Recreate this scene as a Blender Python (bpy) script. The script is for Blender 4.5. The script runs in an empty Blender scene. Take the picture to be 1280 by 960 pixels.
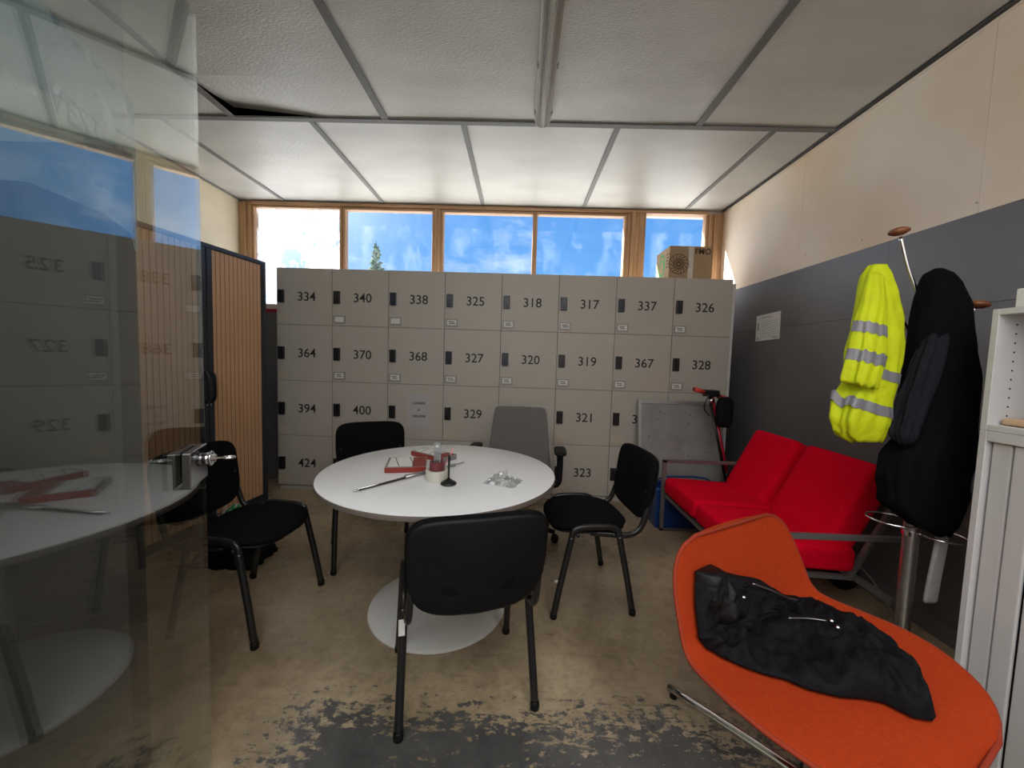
import bpy, bmesh, math, random
from mathutils import Vector, Matrix, noise
random.seed(7)
PI = math.pi
scene = bpy.context.scene
COL = scene.collection

# ------------------------------------------------------------------ camera
F_PX, YAW, PITCH, ROLL, CAM_H = 489.26, 0.0175, -0.0669, 0.0306, 1.3427
cam_data = bpy.data.cameras.new('camera')
cam_data.sensor_fit = 'HORIZONTAL'; cam_data.sensor_width = 36.0
cam_data.lens = 36.0 * F_PX / 1280.0
cam_data.clip_start = 0.02; cam_data.clip_end = 500
cam = bpy.data.objects.new('camera', cam_data); COL.objects.link(cam)
fw = Vector((-math.sin(YAW)*math.cos(PITCH), math.cos(YAW)*math.cos(PITCH), math.sin(PITCH)))
rt = Vector((math.cos(YAW), math.sin(YAW), 0)); up = rt.cross(fw)
r2 = rt*math.cos(ROLL) + up*math.sin(ROLL); u2 = -rt*math.sin(ROLL) + up*math.cos(ROLL)
M = Matrix((r2, u2, -fw)).transposed().to_4x4(); M.translation = Vector((0, 0, CAM_H))
cam.matrix_world = M
scene.camera = cam

# ------------------------------------------------------------------ exposure
scene.view_settings.view_transform = 'Standard'
scene.view_settings.look = 'None'
scene.view_settings.exposure = 0.0
scene.view_settings.gamma = 1.0
scene.view_settings.use_curve_mapping = False
scene.cycles.max_bounces = 10
scene.cycles.diffuse_bounces = 5
scene.cycles.transparent_max_bounces = 16
scene.cycles.use_denoising = True
scene.cycles.sample_clamp_indirect = 6.0
scene.cycles.caustics_reflective = False
scene.cycles.caustics_refractive = False

# ------------------------------------------------------------------ sky
world = bpy.data.worlds.new('sky'); scene.world = world; world.use_nodes = True
nt = world.node_tree; nt.nodes.clear()
def N(nt, t, **kw):
    n = nt.nodes.new(t)
    for k, v in kw.items(): setattr(n, k, v)
    return n
L = nt.links.new
wo = N(nt, 'ShaderNodeOutputWorld'); bg = N(nt, 'ShaderNodeBackground')
tc = N(nt, 'ShaderNodeTexCoord'); sx = N(nt, 'ShaderNodeSeparateXYZ')
L(tc.outputs['Generated'], sx.inputs[0])
gr = N(nt, 'ShaderNodeValToRGB'); L(sx.outputs['Z'], gr.inputs[0])
gr.color_ramp.elements[0].position = 0.0; gr.color_ramp.elements[0].color = (0.15, 0.45, 0.88, 1)
gr.color_ramp.elements[1].position = 0.45; gr.color_ramp.elements[1].color = (0.06, 0.28, 0.76, 1)
mp = N(nt, 'ShaderNodeMapping'); mp.inputs['Scale'].default_value = (1.6, 1.6, 4.5); mp.inputs['Rotation'].default_value = (0, 0.3, 0.4)
L(tc.outputs['Generated'], mp.inputs[0])
nz = N(nt, 'ShaderNodeTexNoise'); nz.inputs['Scale'].default_value = 2.2; nz.inputs['Detail'].default_value = 7; nz.inputs['Roughness'].default_value = 0.62
L(mp.outputs[0], nz.inputs['Vector'])
cr = N(nt, 'ShaderNodeValToRGB'); L(nz.outputs['Fac'], cr.inputs[0])
cr.color_ramp.elements[0].position = 0.56; cr.color_ramp.elements[0].color = (0, 0, 0, 1)
cr.color_ramp.elements[1].position = 0.90; cr.color_ramp.elements[1].color = (1, 1, 1, 1)
mx = N(nt, 'ShaderNodeMix', data_type='RGBA'); L(cr.outputs[0], mx.inputs['Factor'])
L(gr.outputs[0], mx.inputs['A']); mx.inputs['B'].default_value = (1.0, 1.05, 1.15, 1)
# soft glow of the sky around the sun
SUN_DIR = Vector((-0.75, 0.35, 0.56)).normalized()
dp_ = N(nt, 'ShaderNodeVectorMath', operation='DOT_PRODUCT'); L(tc.outputs['Generated'], dp_.inputs[0]); dp_.inputs[1].default_value = SUN_DIR
mxx = N(nt, 'ShaderNodeMath', operation='MAXIMUM'); L(dp_.outputs['Value'], mxx.inputs[0]); mxx.inputs[1].default_value = 0.0
pw_ = N(nt, 'ShaderNodeMath', operation='POWER'); L(mxx.outputs[0], pw_.inputs[0]); pw_.inputs[1].default_value = 12.0
sc_ = N(nt, 'ShaderNodeVectorMath', operation='SCALE'); sc_.inputs[0].default_value = (1.0, 0.97, 0.92); 
ml_ = N(nt, 'ShaderNodeMath', operation='MULTIPLY'); L(pw_.outputs[0], ml_.inputs[0]); ml_.inputs[1].default_value = 11.0
L(ml_.outputs[0], sc_.inputs['Scale'])
ad_ = N(nt, 'ShaderNodeVectorMath', operation='ADD'); L(mx.outputs['Result'], ad_.inputs[0]); L(sc_.outputs[0], ad_.inputs[1])
L(ad_.outputs[0], bg.inputs['Color']); bg.inputs['Strength'].default_value = 1.25
L(bg.outputs[0], wo.inputs['Surface'])

# ------------------------------------------------------------------ sun and added fill lights
sd = bpy.data.lights.new('sun', 'SUN'); sd.energy = 32.0; sd.angle = 0.01; sd.color = (1.0, 0.95, 0.86)
sun = bpy.data.objects.new('sun', sd); COL.objects.link(sun)
sun.rotation_euler = Vector((-0.75, 0.35, 0.56)).to_track_quat('Z', 'Y').to_euler()
sun.location = (-8, 10, 12)
def area(name, loc, target, sx_, sy_, e, col):
    ld = bpy.data.lights.new(name, 'AREA'); ld.shape = 'RECTANGLE'; ld.size = sx_; ld.size_y = sy_
    ld.energy = e; ld.color = col
    o = bpy.data.objects.new(name, ld); COL.objects.link(o); o.location = loc
    o.rotation_euler = (Vector(loc) - Vector(target)).to_track_quat('Z', 'Y').to_euler()
    return o
area('fill_behind_camera', (0.4, -1.4, 1.9), (0.2, 3.5, 1.0), 3.0, 1.6, 17, (1.0, 0.97, 0.94))  # unseen fill lamp added behind the camera to brighten the room
area('fill_overhead_rear', (-0.3, -0.55, 2.93), (-0.3, -0.2, 0.0), 3.6, 1.5, 96, (1.0, 0.99, 0.98))  # added overhead fill that lifts floor and table; no fixture there

# ------------------------------------------------------------------ material helpers
def mat(name, base, rough=0.6, metal=0.0, var=0.0, vscale=6.0, bump=0.0, bscale=120.0, spec=0.5,
        sheen=0.0, coat=0.0, stretch=(1, 1, 1), alt=None):
    m = bpy.data.materials.new(name); m.use_nodes = True
    t = m.node_tree; b = t.nodes['Principled BSDF']
    b.inputs['Roughness'].default_value = rough; b.inputs['Metallic'].default_value = metal
    b.inputs['Specular IOR Level'].default_value = spec
    b.inputs['Sheen Weight'].default_value = sheen; b.inputs['Coat Weight'].default_value = coat
    tcn = N(t, 'ShaderNodeTexCoord'); mpn = N(t, 'ShaderNodeMapping'); mpn.inputs['Scale'].default_value = stretch
    t.links.new(tcn.outputs['Object'], mpn.inputs[0])
    n1 = N(t, 'ShaderNodeTexNoise'); n1.inputs['Scale'].default_value = vscale; n1.inputs['Detail'].default_value = 5
    t.links.new(mpn.outputs[0], n1.inputs['Vector'])
    rp = N(t, 'ShaderNodeValToRGB'); t.links.new(n1.outputs['Fac'], rp.inputs[0])
    a = alt if alt else [max(0, c*(1-var)) for c in base]
    rp.color_ramp.elements[0].position = 0.3; rp.color_ramp.elements[0].color = (*a, 1)
    rp.color_ramp.elements[1].position = 0.7; rp.color_ramp.elements[1].color = (*[min(1, c*(1+var*0.5)) for c in base], 1)
    t.links.new(rp.outputs[0], b.inputs['Base Color'])
    if bump > 0:
        n2 = N(t, 'ShaderNodeTexNoise'); n2.inputs['Scale'].default_value = bscale; n2.inputs['Detail'].default_value = 4
        t.links.new(mpn.outputs[0], n2.inputs['Vector'])
        bp = N(t, 'ShaderNodeBump'); bp.inputs['Strength'].default_value = bump; bp.inputs['Distance'].default_value = 0.01
        t.links.new(n2.outputs['Fac'], bp.inputs['Height']); t.links.new(bp.outputs[0], b.inputs['Normal'])
    return m

def wood_mat(name, c1, c2, axis='Z', rough=0.5):
    m = bpy.data.materials.new(name); m.use_nodes = True
    t = m.node_tree; b = t.nodes['Principled BSDF']; b.inputs['Roughness'].default_value = rough
    tcn = N(t, 'ShaderNodeTexCoord'); mpn = N(t, 'ShaderNodeMapping')
    mpn.inputs['Scale'].default_value = {'Z': (30, 30, 1.2), 'X': (1.2, 30, 30), 'Y': (30, 1.2, 30)}[axis]
    t.links.new(tcn.outputs['Object'], mpn.inputs[0])
    n1 = N(t, 'ShaderNodeTexNoise'); n1.inputs['Scale'].default_value = 1.6; n1.inputs['Detail'].default_value = 6
    t.links.new(mpn.outputs[0], n1.inputs['Vector'])
    rp = N(t, 'ShaderNodeValToRGB'); t.links.new(n1.outputs['Fac'], rp.inputs[0])
    rp.color_ramp.elements[0].position = 0.35; rp.color_ramp.elements[0].color = (*c1, 1)
    rp.color_ramp.elements[1].position = 0.65; rp.color_ramp.elements[1].color = (*c2, 1)
    t.links.new(rp.outputs[0], b.inputs['Base Color'])
    return m

def glass_mat(name, tint=(0.93, 0.96, 0.95), r0=0.04, dirt=0.0, dirt_noise=0.0, boost=1.0, rough=0.0, thresh=(0.4, 0.65), dmin=0.0):
    """pane that lets straight light through, mirrors at grazing angles, with a film of dirt that scatters light"""
    m = bpy.data.materials.new(name); m.use_nodes = True; t = m.node_tree; t.nodes.clear(); l = t.links.new
    out = N(t, 'ShaderNodeOutputMaterial'); tr = N(t, 'ShaderNodeBsdfTransparent'); tr.inputs[0].default_value = (*tint, 1)
    gl = N(t, 'ShaderNodeBsdfGlossy'); gl.inputs['Roughness'].default_value = rough
    lw = N(t, 'ShaderNodeLayerWeight'); lw.inputs['Blend'].default_value = 0.5
    pw = N(t, 'ShaderNodeMath', operation='POWER'); l(lw.outputs['Facing'], pw.inputs[0]); pw.inputs[1].default_value = 5.0
    ml = N(t, 'ShaderNodeMath', operation='MULTIPLY_ADD'); l(pw.outputs[0], ml.inputs[0]); ml.inputs[1].default_value = (1-r0)*boost; ml.inputs[2].default_value = r0*boost
    ml.use_clamp = True
    m1 = N(t, 'ShaderNodeMixShader'); l(ml.outputs[0], m1.inputs[0]); l(tr.outputs[0], m1.inputs[1]); l(gl.outputs[0], m1.inputs[2])
    last = m1
    if dirt > 0:
        tl = N(t, 'ShaderNodeBsdfTranslucent'); tl.inputs[0].default_value = (0.95, 0.96, 0.97, 1)
        tcn = N(t, 'ShaderNodeTexCoord'); mpn = N(t, 'ShaderNodeMapping'); mpn.inputs['Scale'].default_value = (1.6, 1, 1.0)
        l(tcn.outputs['Object'], mpn.inputs[0])
        n1 = N(t, 'ShaderNodeTexNoise'); n1.inputs['Scale'].default_value = 2.6; n1.inputs['Detail'].default_value = 9; n1.inputs['Roughness'].default_value = 0.68
        l(mpn.outputs[0], n1.inputs['Vector'])
        mr = N(t, 'ShaderNodeMapRange'); l(n1.outputs['Fac'], mr.inputs[0])
        mr.inputs['From Min'].default_value = thresh[0]; mr.inputs['From Max'].default_value = thresh[1]
        mr.inputs['To Min'].default_value = dmin; mr.inputs['To Max'].default_value = dirt
        m2 = N(t, 'ShaderNodeMixShader'); l(mr.outputs[0], m2.inputs[0]); l(m1.outputs[0], m2.inputs[1]); l(tl.outputs[0], m2.inputs[2])
        last = m2
    l(last.outputs[0], out.inputs['Surface'])
    return m

def srgb(r, g, b):
    f = lambda c: (c/255/12.92) if c/255 <= 0.04045 else ((c/255+0.055)/1.055)**2.4
    return (f(r), f(g), f(b))

# ------------------------------------------------------------------ mesh helpers
def make_mesh(bm, name):
    bmesh.ops.recalc_face_normals(bm, faces=bm.faces[:])
    me = bpy.data.meshes.new(name); bm.to_mesh(me); bm.free(); return me

def obj(name, bm, m, parent=None, smooth=False, loc=None, rot=None):
    me = make_mesh(bm, name) if isinstance(bm, bmesh.types.BMesh) else bm
    if smooth:
        me.polygons.foreach_set('use_smooth', [True]*len(me.polygons))
    if m is not None and len(me.materials) == 0:
        for mm in (m if isinstance(m, (list, tuple)) else [m]): me.materials.append(mm)
    o = bpy.data.objects.new(name, me); COL.objects.link(o)
    if parent: o.parent = parent
    if loc is not None: o.location = loc
    if rot is not None: o.rotation_euler = rot
    return o

def auto_smooth(o, deg=40):
    me = o.data
    bm = bmesh.new(); bm.from_mesh(me)
    for f in bm.faces: f.smooth = True
    for e in bm.edges:
        if len(e.link_faces) == 2 and e.calc_face_angle(0) > math.radians(deg): e.smooth = False
    bm.to_mesh(me); bm.free(); return o

def thing(name, label, cat, loc=(0, 0, 0), rz=0.0, group=None):
    o = bpy.data.objects.new(name, None); COL.objects.link(o); o.empty_display_size = 0.1
    o.location = loc; o.rotation_euler = (0, 0, rz); o['label'] = label; o['category'] = cat
    if group: o['group'] = group
    return o
def tag(o, label, cat, group=None):
    o['label'] = label; o['category'] = cat
    if group: o['group'] = group
    return o
def struct(o): o['kind'] = 'structure'; return o
def sempty(name):
    o = bpy.data.objects.new(name, None); COL.objects.link(o); o.empty_display_size = 0.1; o['kind'] = 'structure'; return o

def box(lo, hi, bevel=0.0, seg=2, bm=None, mi=0, M=None):
    b = bmesh.new()
    vs = [b.verts.new((x, y, z)) for x in (lo[0], hi[0]) for y in (lo[1], hi[1]) for z in (lo[2], hi[2])]
    for f in ((0, 1, 3, 2), (4, 6, 7, 5), (0, 4, 5, 1), (2, 3, 7, 6), (0, 2, 6, 4), (1, 5, 7, 3)):
        b.faces.new([vs[i] for i in f])
    bmesh.ops.recalc_face_normals(b, faces=b.faces[:])
    if bevel > 0:
        bmesh.ops.bevel(b, geom=b.edges[:], offset=bevel, segments=seg, profile=0.6, affect='EDGES')
    for f in b.faces: f.material_index = mi
    if M is not None: bmesh.ops.transform(b, matrix=M, verts=b.verts[:])
    if bm is None: return b
    return merge(bm, b)

def merge(bm, b):
    me = bpy.data.meshes.new('tmp'); b.to_mesh(me); b.free(); bm.from_mesh(me); bpy.data.meshes.remove(me); return bm

def loft(rings, cap=True, closed=True, bm=None, mi=0):
    b = bm or bmesh.new()
    R_ = [[b.verts.new(p) for p in r] for r in rings]
    n = len(R_[0])
    for a, c in zip(R_[:-1], R_[1:]):
        for i in range(n if closed else n-1):
            j = (i+1) % n
            f = b.faces.new((a[i], a[j], c[j], c[i])); f.material_index = mi
    if cap and closed:
        for r in (R_[0][::-1], R_[-1]):
            f = b.faces.new(r); f.material_index = mi
    return b

def smooth_path(pts, n=6):
    """Catmull-Rom through the points"""
    P = [Vector(p) for p in pts]; out = []
    for i in range(len(P)-1):
        p0 = P[max(i-1, 0)]; p1 = P[i]; p2 = P[i+1]; p3 = P[min(i+2, len(P)-1)]
        for k in range(n):
            t = k/n
            out.append(0.5*((2*p1) + (-p0+p2)*t + (2*p0-5*p1+4*p2-p3)*t*t + (-p0+3*p1-3*p2+p3)*t**3))
    out.append(P[-1]); return out

def tube(pts, r, seg=10, r2=None, bm=None, upv=(0, 0, 1), closed=False, square=False, mi=0):
    """sweep an ellipse (r along side, r2 along up) along pts; r may be a list"""
    P = [Vector(p) for p in pts]; rings = []; n = len(P)
    rr = r if isinstance(r, (list, tuple)) else [r]*n
    prev = None
    for i, p in enumerate(P):
        if closed: d = P[(i+1) % n] - P[i-1]
        else: d = P[min(i+1, n-1)] - P[max(i-1, 0)]
        d.normalize()
        if prev is None:
            u_ = Vector(upv)
            if abs(d.dot(u_)) > 0.95: u_ = Vector((1, 0, 0)) if abs(d.x) < 0.9 else Vector((0, 1, 0))
        else: u_ = prev
        s = d.cross(u_).normalized(); u_ = s.cross(d).normalized(); prev = u_
        a, c = rr[i], (r2 if r2 is not None else rr[i])
        ring = []
        for k in range(4 if square else seg):
            t = 2*PI*k/(4 if square else seg) + (PI/4 if square else 0)
            q = 1.41421 if square else 1
            ring.append(p + s*math.cos(t)*a*q + u_*math.sin(t)*c*q)
        rings.append(ring)
    b = bm or bmesh.new()
    if closed:
        rings.append(rings[0]); R_ = [[b.verts.new(q) for q in r_] for r_ in rings[:-1]]; R_.append(R_[0])
        m_ = len(R_[0])
        for A, B in zip(R_[:-1], R_[1:]):
            for i in range(m_):
                f = b.faces.new((A[i], A[(i+1) % m_], B[(i+1) % m_], B[i])); f.material_index = mi
        return b
    return loft(rings, bm=b, mi=mi)

def lathe(profile, seg=48, bm=None, loc=(0, 0, 0), mi=0):
    rings = []
    for r, z in profile:
        rings.append([Vector((loc[0]+max(r, 1e-4)*math.cos(2*PI*k/seg), loc[1]+max(r, 1e-4)*math.sin(2*PI*k/seg), loc[2]+z)) for k in range(seg)])
    return loft(rings, bm=bm, mi=mi)

def superellipse(w, d, n, seg):
    o = []
    for k in range(seg):
        t = 2*PI*k/seg; c, s = math.cos(t), math.sin(t)
        o.append((w/2*math.copysign(abs(c)**(2/n), c), d/2*math.copysign(abs(s)**(2/n), s)))
    return o

def pad(w, d, t, n=4, seg=40, fn=None, prof=None):
    """cushion: superellipse outline, domed profile; fn deforms a point"""
    out = superellipse(w, d, n, seg)
    prof = prof or [(0.02, 1.0), (.3, 1.0), (.6, .98), (.82, .9), (.94, .65), (1, .2), (1, -.3), (.95, -.75), (.85, -.97), (.5, -1), (0.02, -1)]
    rings = [[Vector((x*r, y*r, z*t/2)) for x, y in out] for r, z in prof]
    if fn: rings = [[Vector(fn(p)) for p in r] for r in rings]
    return loft(rings)

def prism(outline, z0, z1, bm=None, bevel=0.0, mi=0):
    b = bmesh.new()
    bot = [b.verts.new((x, y, z0)) for x, y in outline]; top = [b.verts.new((x, y, z1)) for x, y in outline]
    n = len(outline)
    b.faces.new(bot[::-1]); b.faces.new(top)
    for i in range(n): b.faces.new((bot[i], bot[(i+1) % n], top[(i+1) % n], top[i]))
    if bevel > 0:
        bmesh.ops.recalc_face_normals(b, faces=b.faces[:])
        es = [e for e in b.edges if abs(e.verts[0].co.z - e.verts[1].co.z) < 1e-6]
        bmesh.ops.bevel(b, geom=es, offset=bevel, segments=2, profile=0.6, affect='EDGES')
    for f in b.faces: f.material_index = mi
    return b if bm is None else merge(bm, b)

_tc = {}
def text_mesh(s, size, extrude=0.0008, bold=0.0, align='CENTER'):
    key = (s, size, extrude, bold, align)
    if key in _tc: return _tc[key]
    cu = bpy.data.curves.new('txt', 'FONT'); cu.body = s; cu.size = size; cu.extrude = extrude; cu.resolution_u = 3
    cu.offset = bold; cu.align_x = align; cu.align_y = 'CENTER'
    o = bpy.data.objects.new('txt', cu); COL.objects.link(o)
    dg = bpy.context.evaluated_depsgraph_get(); me = bpy.data.meshes.new_from_object(o.evaluated_get(dg))
    bpy.data.objects.remove(o); bpy.data.curves.remove(cu)
    me.name = 'lettering'; me.materials.clear(); _tc[key] = me; return me

def fbm(x, y, z=0.0, o=3):
    return noise.fractal(Vector((x, y, z)), 1.0, 2.0, o)

def lerp_table(tab, x):
    if x <= tab[0][0]: return tab[0][1:]
    for a, b in zip(tab[:-1], tab[1:]):
        if x <= b[0]:
            t = (x-a[0])/(b[0]-a[0]); t = t*t*(3-2*t)*0.3 + t*0.7
            return tuple(p+(q-p)*t for p, q in zip(a[1:], b[1:]))
    return tab[-1][1:]

# ------------------------------------------------------------------ materials
m_locker = mat('locker_paint', (0.47, 0.44, 0.39), 0.45, var=0.04, vscale=2, bump=0.05, bscale=200)
m_locker_body = mat('locker_carcass', (0.46, 0.43, 0.38), 0.5, var=0.04)
m_dark = mat('black_plastic', (0.012, 0.012, 0.014), 0.35, var=0.2)
m_lock_blue = mat('dark_blue_lock', (0.01, 0.012, 0.035), 0.3, var=0.2)
m_ink = mat('black_ink', (0.015, 0.015, 0.015), 0.6)
m_holder = mat('card_holder_plastic', (0.36, 0.34, 0.31), 0.3, var=0.05)
m_card = mat('paper', (0.72, 0.72, 0.70), 0.8, var=0.03)
m_fabric_black = mat('black_chair_fabric', (0.006, 0.0062, 0.007), 0.95, var=0.3, vscale=300, bump=0.4, bscale=500, spec=0.10)
m_shell_black = mat('black_shell_plastic', (0.006, 0.006, 0.007), 0.5, var=0.2, bump=0.1, bscale=400, spec=0.22)
m_frame_black = mat('black_powder_coated_steel', (0.012, 0.012, 0.013), 0.32, var=0.15)
m_white_lam = mat('white_laminate', (0.86, 0.87, 0.89), 0.3, var=0.02, vscale=3)
m_edge = mat('table_edge_shade', (0.15, 0.125, 0.11), 0.5, var=0.1)  # edge and underside of the white top, shade put into the colour
m_white_metal = mat('white_powder_coat', (0.66, 0.65, 0.63), 0.35, var=0.05)
m_chrome = mat('chrome', (0.75, 0.75, 0.76), 0.12, metal=1.0)
m_lock_steel = mat('dark_polished_steel', (0.22, 0.22, 0.23), 0.15, metal=1.0)
m_steel = mat('brushed_steel', (0.45, 0.45, 0.46), 0.35, metal=1.0, var=0.1, stretch=(1, 1, 8))
m_sofa_frame = mat('grey_lacquered_steel', (0.22, 0.21, 0.21), 0.4, metal=0.6, var=0.1)
m_red = mat('red_wool', (0.84, 0.002, 0.026), 0.95, var=0.08, vscale=60, bump=0.3, bscale=350, spec=0.06)
m_orange = mat('orange_wool', (0.46, 0.050, 0.012), 0.95, var=0.10, vscale=80, bump=0.3, bscale=350, spec=0.08)
m_orange_dark = mat('orange_piping', (0.33, 0.035, 0.01), 0.9, var=0.1)
m_hivis = mat('high_visibility_yellow', (0.60, 0.70, 0.0), 0.75, var=0.10, vscale=12, bump=0.7, bscale=22)
m_reflect = mat('reflective_tape', (0.22, 0.22, 0.25), 0.4, var=0.1)
m_coat = mat('black_wool', (0.004, 0.004, 0.0055), 0.95, var=0.3, vscale=40, bump=0.2, bscale=200, spec=0.1)
m_jacket = mat('black_nylon', (0.006, 0.0065, 0.009), 0.75, var=0.35, vscale=14, bump=0.6, bscale=35, spec=0.16)
m_jacket_trim = mat('black_leather_trim', (0.006, 0.006, 0.007), 0.5, var=0.2, spec=0.25)
m_navy = mat('anthracite_steel', (0.025, 0.03, 0.042), 0.4, var=0.1)
m_tambour = wood_mat('beech_tambour', (0.62, 0.36, 0.20), (0.72, 0.44, 0.26), 'Z', 0.55)
m_tambour_dark = wood_mat('shutter_backing', (0.28, 0.145, 0.07), (0.33, 0.18, 0.09), 'Z', 0.7)
m_wood_frame = wood_mat('window_pine', (0.36, 0.20, 0.10), (0.50, 0.30, 0.16), 'Z', 0.5)
m_wood_frame_x = wood_mat('window_pine_rail', (0.36, 0.20, 0.10), (0.50, 0.30, 0.16), 'X', 0.5)
m_knob = wood_mat('walnut_knob', (0.16, 0.05, 0.02), (0.28, 0.10, 0.04), 'Z', 0.35)
m_cab_grey = mat('light_grey_steel', (0.60, 0.60, 0.61), 0.5, var=0.04, bump=0.1, bscale=300)
m_cab_in = mat('shelf_inside_grey', (0.30, 0.30, 0.30), 0.7, var=0.15, vscale=80, bump=0.2, bscale=300)
m_cardboard = mat('cardboard', (0.40, 0.27, 0.16), 0.85, var=0.1, vscale=10, bump=0.1, bscale=60)
m_green = mat('green_print', (0.03, 0.36, 0.12), 0.7)
m_brown_print = mat('brown_print', (0.07, 0.04, 0.025), 0.7)
m_tape_clear = mat('packing_tape', (0.62, 0.58, 0.52), 0.15, var=0.05)
m_red_paint = mat('scooter_red_paint', (0.35, 0.01, 0.03), 0.3, var=0.1)
m_red_grip = mat('red_rubber_grip', (0.62, 0.05, 0.05), 0.5, var=0.1)
m_blue = mat('blue_plastic', (0.01, 0.05, 0.22), 0.4, var=0.1)
m_tile_joint = mat('cover_strip_grey', (0.17, 0.17, 0.165), 0.6, var=0.06)
m_void = mat('plenum_black', (0.01, 0.01, 0.01), 0.9)
m_gray_mesh = mat('grey_mesh_fabric', (0.15, 0.135, 0.125), 0.8, var=0.12, vscale=400, bump=0.35, bscale=600)
m_white_plastic = mat('white_plastic', (0.72, 0.72, 0.70), 0.35, var=0.03)
m_alu = mat('aluminium', (0.42, 0.42, 0.42), 0.4, metal=0.7, var=0.08)
m_beige_tape = mat('masking_tape', (0.60, 0.57, 0.50), 0.6, var=0.08, vscale=40)
m_maroon = mat('maroon_tape', (0.16, 0.03, 0.035), 0.4, var=0.1)
m_box_red = mat('red_carton', (0.26, 0.03, 0.02), 0.4, var=0.1)
m_box_grey = mat('grey_carton', (0.22, 0.21, 0.20), 0.4, var=0.1)
m_pink = mat('pink_plastic', (0.75, 0.30, 0.30), 0.4)
m_greyplastic = mat('grey_plastic', (0.30, 0.32, 0.34), 0.4, var=0.1)

def ceiling_mat():
    m = mat('fibrous_ceiling_panel', (0.62, 0.62, 0.59), 0.42, var=0.10, vscale=1.6, bump=0.28, bscale=62, spec=0.55, stretch=(1, 2.4, 1), alt=(0.54, 0.54, 0.515))
    return m
m_ceil = ceiling_mat()

def floor_mat():
    m = bpy.data.materials.new('worn_painted_concrete'); m.use_nodes = True; t = m.node_tree; l = t.links.new
    b = t.nodes['Principled BSDF']
    tcn = N(t, 'ShaderNodeTexCoord')
    def noi(s, d=6, r=0.6, st=(1, 1, 1)):
        mp_ = N(t, 'ShaderNodeMapping'); mp_.inputs['Scale'].default_value = st; l(tcn.outputs['Object'], mp_.inputs[0])
        n = N(t, 'ShaderNodeTexNoise'); n.inputs['Scale'].default_value = s; n.inputs['Detail'].default_value = d; n.inputs['Roughness'].default_value = r
        l(mp_.outputs[0], n.inputs['Vector']); return n.outputs['Fac']
    def ramp(f, p0, c0, p1, c1):
        r = N(t, 'ShaderNodeValToRGB'); l(f, r.inputs[0]); e = r.color_ramp.elements
        e[0].position = p0; e[0].color = (*c0, 1); e[1].position = p1; e[1].color = (*c1, 1); return r.outputs[0]
    def math_(op, a, c, clamp=False):
        n = N(t, 'ShaderNodeMath', operation=op); n.use_clamp = clamp
        for i, v in enumerate((a, c)):
            if isinstance(v, (int, float)): n.inputs[i].default_value = v
            else: l(v, n.inputs[i])
        return n.outputs[0]
    def mix(f, a, c):
        n = N(t, 'ShaderNodeMix', data_type='RGBA')
        if isinstance(f, float): n.inputs['Factor'].default_value = f
        else: l(f, n.inputs['Factor'])
        for k, v in (('A', a), ('B', c)):
            if isinstance(v, tuple): n.inputs[k].default_value = (*v, 1)
            else: l(v, n.inputs[k])
        return n.outputs['Result']
    base = ramp(noi(1.7, 8, 0.65), 0.30, (0.29, 0.220, 0.135), 0.68, (0.58, 0.465, 0.31))
    fine = ramp(noi(22, 6, 0.7), 0.30, (0.55, 0.52, 0.5), 0.55, (1, 1, 1))
    mm = N(t, 'ShaderNodeMix', data_type='RGBA', blend_type='MULTIPLY'); mm.inputs['Factor'].default_value = 0.7
    l(base, mm.inputs['A']); l(fine, mm.inputs['B'])
    stain = ramp(noi(0.9, 4, 0.55), 0.40, (0.55, 0.52, 0.50), 0.60, (1, 1, 1))
    m3 = N(t, 'ShaderNodeMix', data_type='RGBA', blend_type='MULTIPLY'); m3.inputs['Factor'].default_value = 0.8
    l(mm.outputs['Result'], m3.inputs['A']); l(stain, m3.inputs['B']); mm = m3
    # scratches
    sc = ramp(noi(5, 3, 0.5, (0.6, 9, 1)), 0.66, (0, 0, 0), 0.70, (1, 1, 1))
    c1 = mix(math_('MULTIPLY', sc, 0.35), mm.outputs['Result'], (0.10, 0.075, 0.05))
    # dark grey paint area with chipped border in front of the table
    sp = N(t, 'ShaderNodeSeparateXYZ'); l(tcn.outputs['Object'], sp.inputs[0])
    # distance inside the painted patch: y < 1.43, |x-0.1| < 0.85
    ey = math_('MULTIPLY', math_('SUBTRACT', 1.385, sp.outputs['Y']), 2.6)
    ex = math_('MULTIPLY', math_('SUBTRACT', 0.88, math_('ABSOLUTE', math_('SUBTRACT', sp.outputs['X'], 0.12), 0)), 1.8)
    ins = math_('MINIMUM', ey, ex)
    ins = math_('MINIMUM', ins, 0.36)
    chip = math_('SUBTRACT', noi(20, 6, 0.75, (1, 1.8, 1)), 0.5)
    big = math_('MULTIPLY', math_('SUBTRACT', noi(3.0, 3, 0.5), 0.5), 1.1)
    v = math_('ADD', math_('ADD', ins, math_('MULTIPLY', chip, 3.0)), big)
    msk = math_('MULTIPLY', math_('ADD', v, 0.02), 9.0, True)
    grey = ramp(noi(9, 5, 0.6), 0.3, (0.060, 0.060, 0.060), 0.7, (0.095, 0.094, 0.092))
    col = mix(msk, c1, grey)
    l(col, b.inputs['Base Color'])
    rr = ramp(noi(3.5, 5, 0.6), 0.3, (0.18,)*3, 0.7, (0.42,)*3)
    l(rr, b.inputs['Roughness']); b.inputs['Specular IOR Level'].default_value = 0.75
    bp = N(t, 'ShaderNodeBump'); bp.inputs['Strength'].default_value = 0.12; bp.inputs['Distance'].default_value = 0.01
    l(noi(40, 5, 0.6), bp.inputs['Height']); l(bp.outputs[0], b.inputs['Normal'])
    return m
m_floor = floor_mat()
m_wall_cream = mat('cream_painted_board', (0.66, 0.58, 0.42), 0.6, var=0.10, vscale=2.5, bump=0.15, bscale=60)
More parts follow.
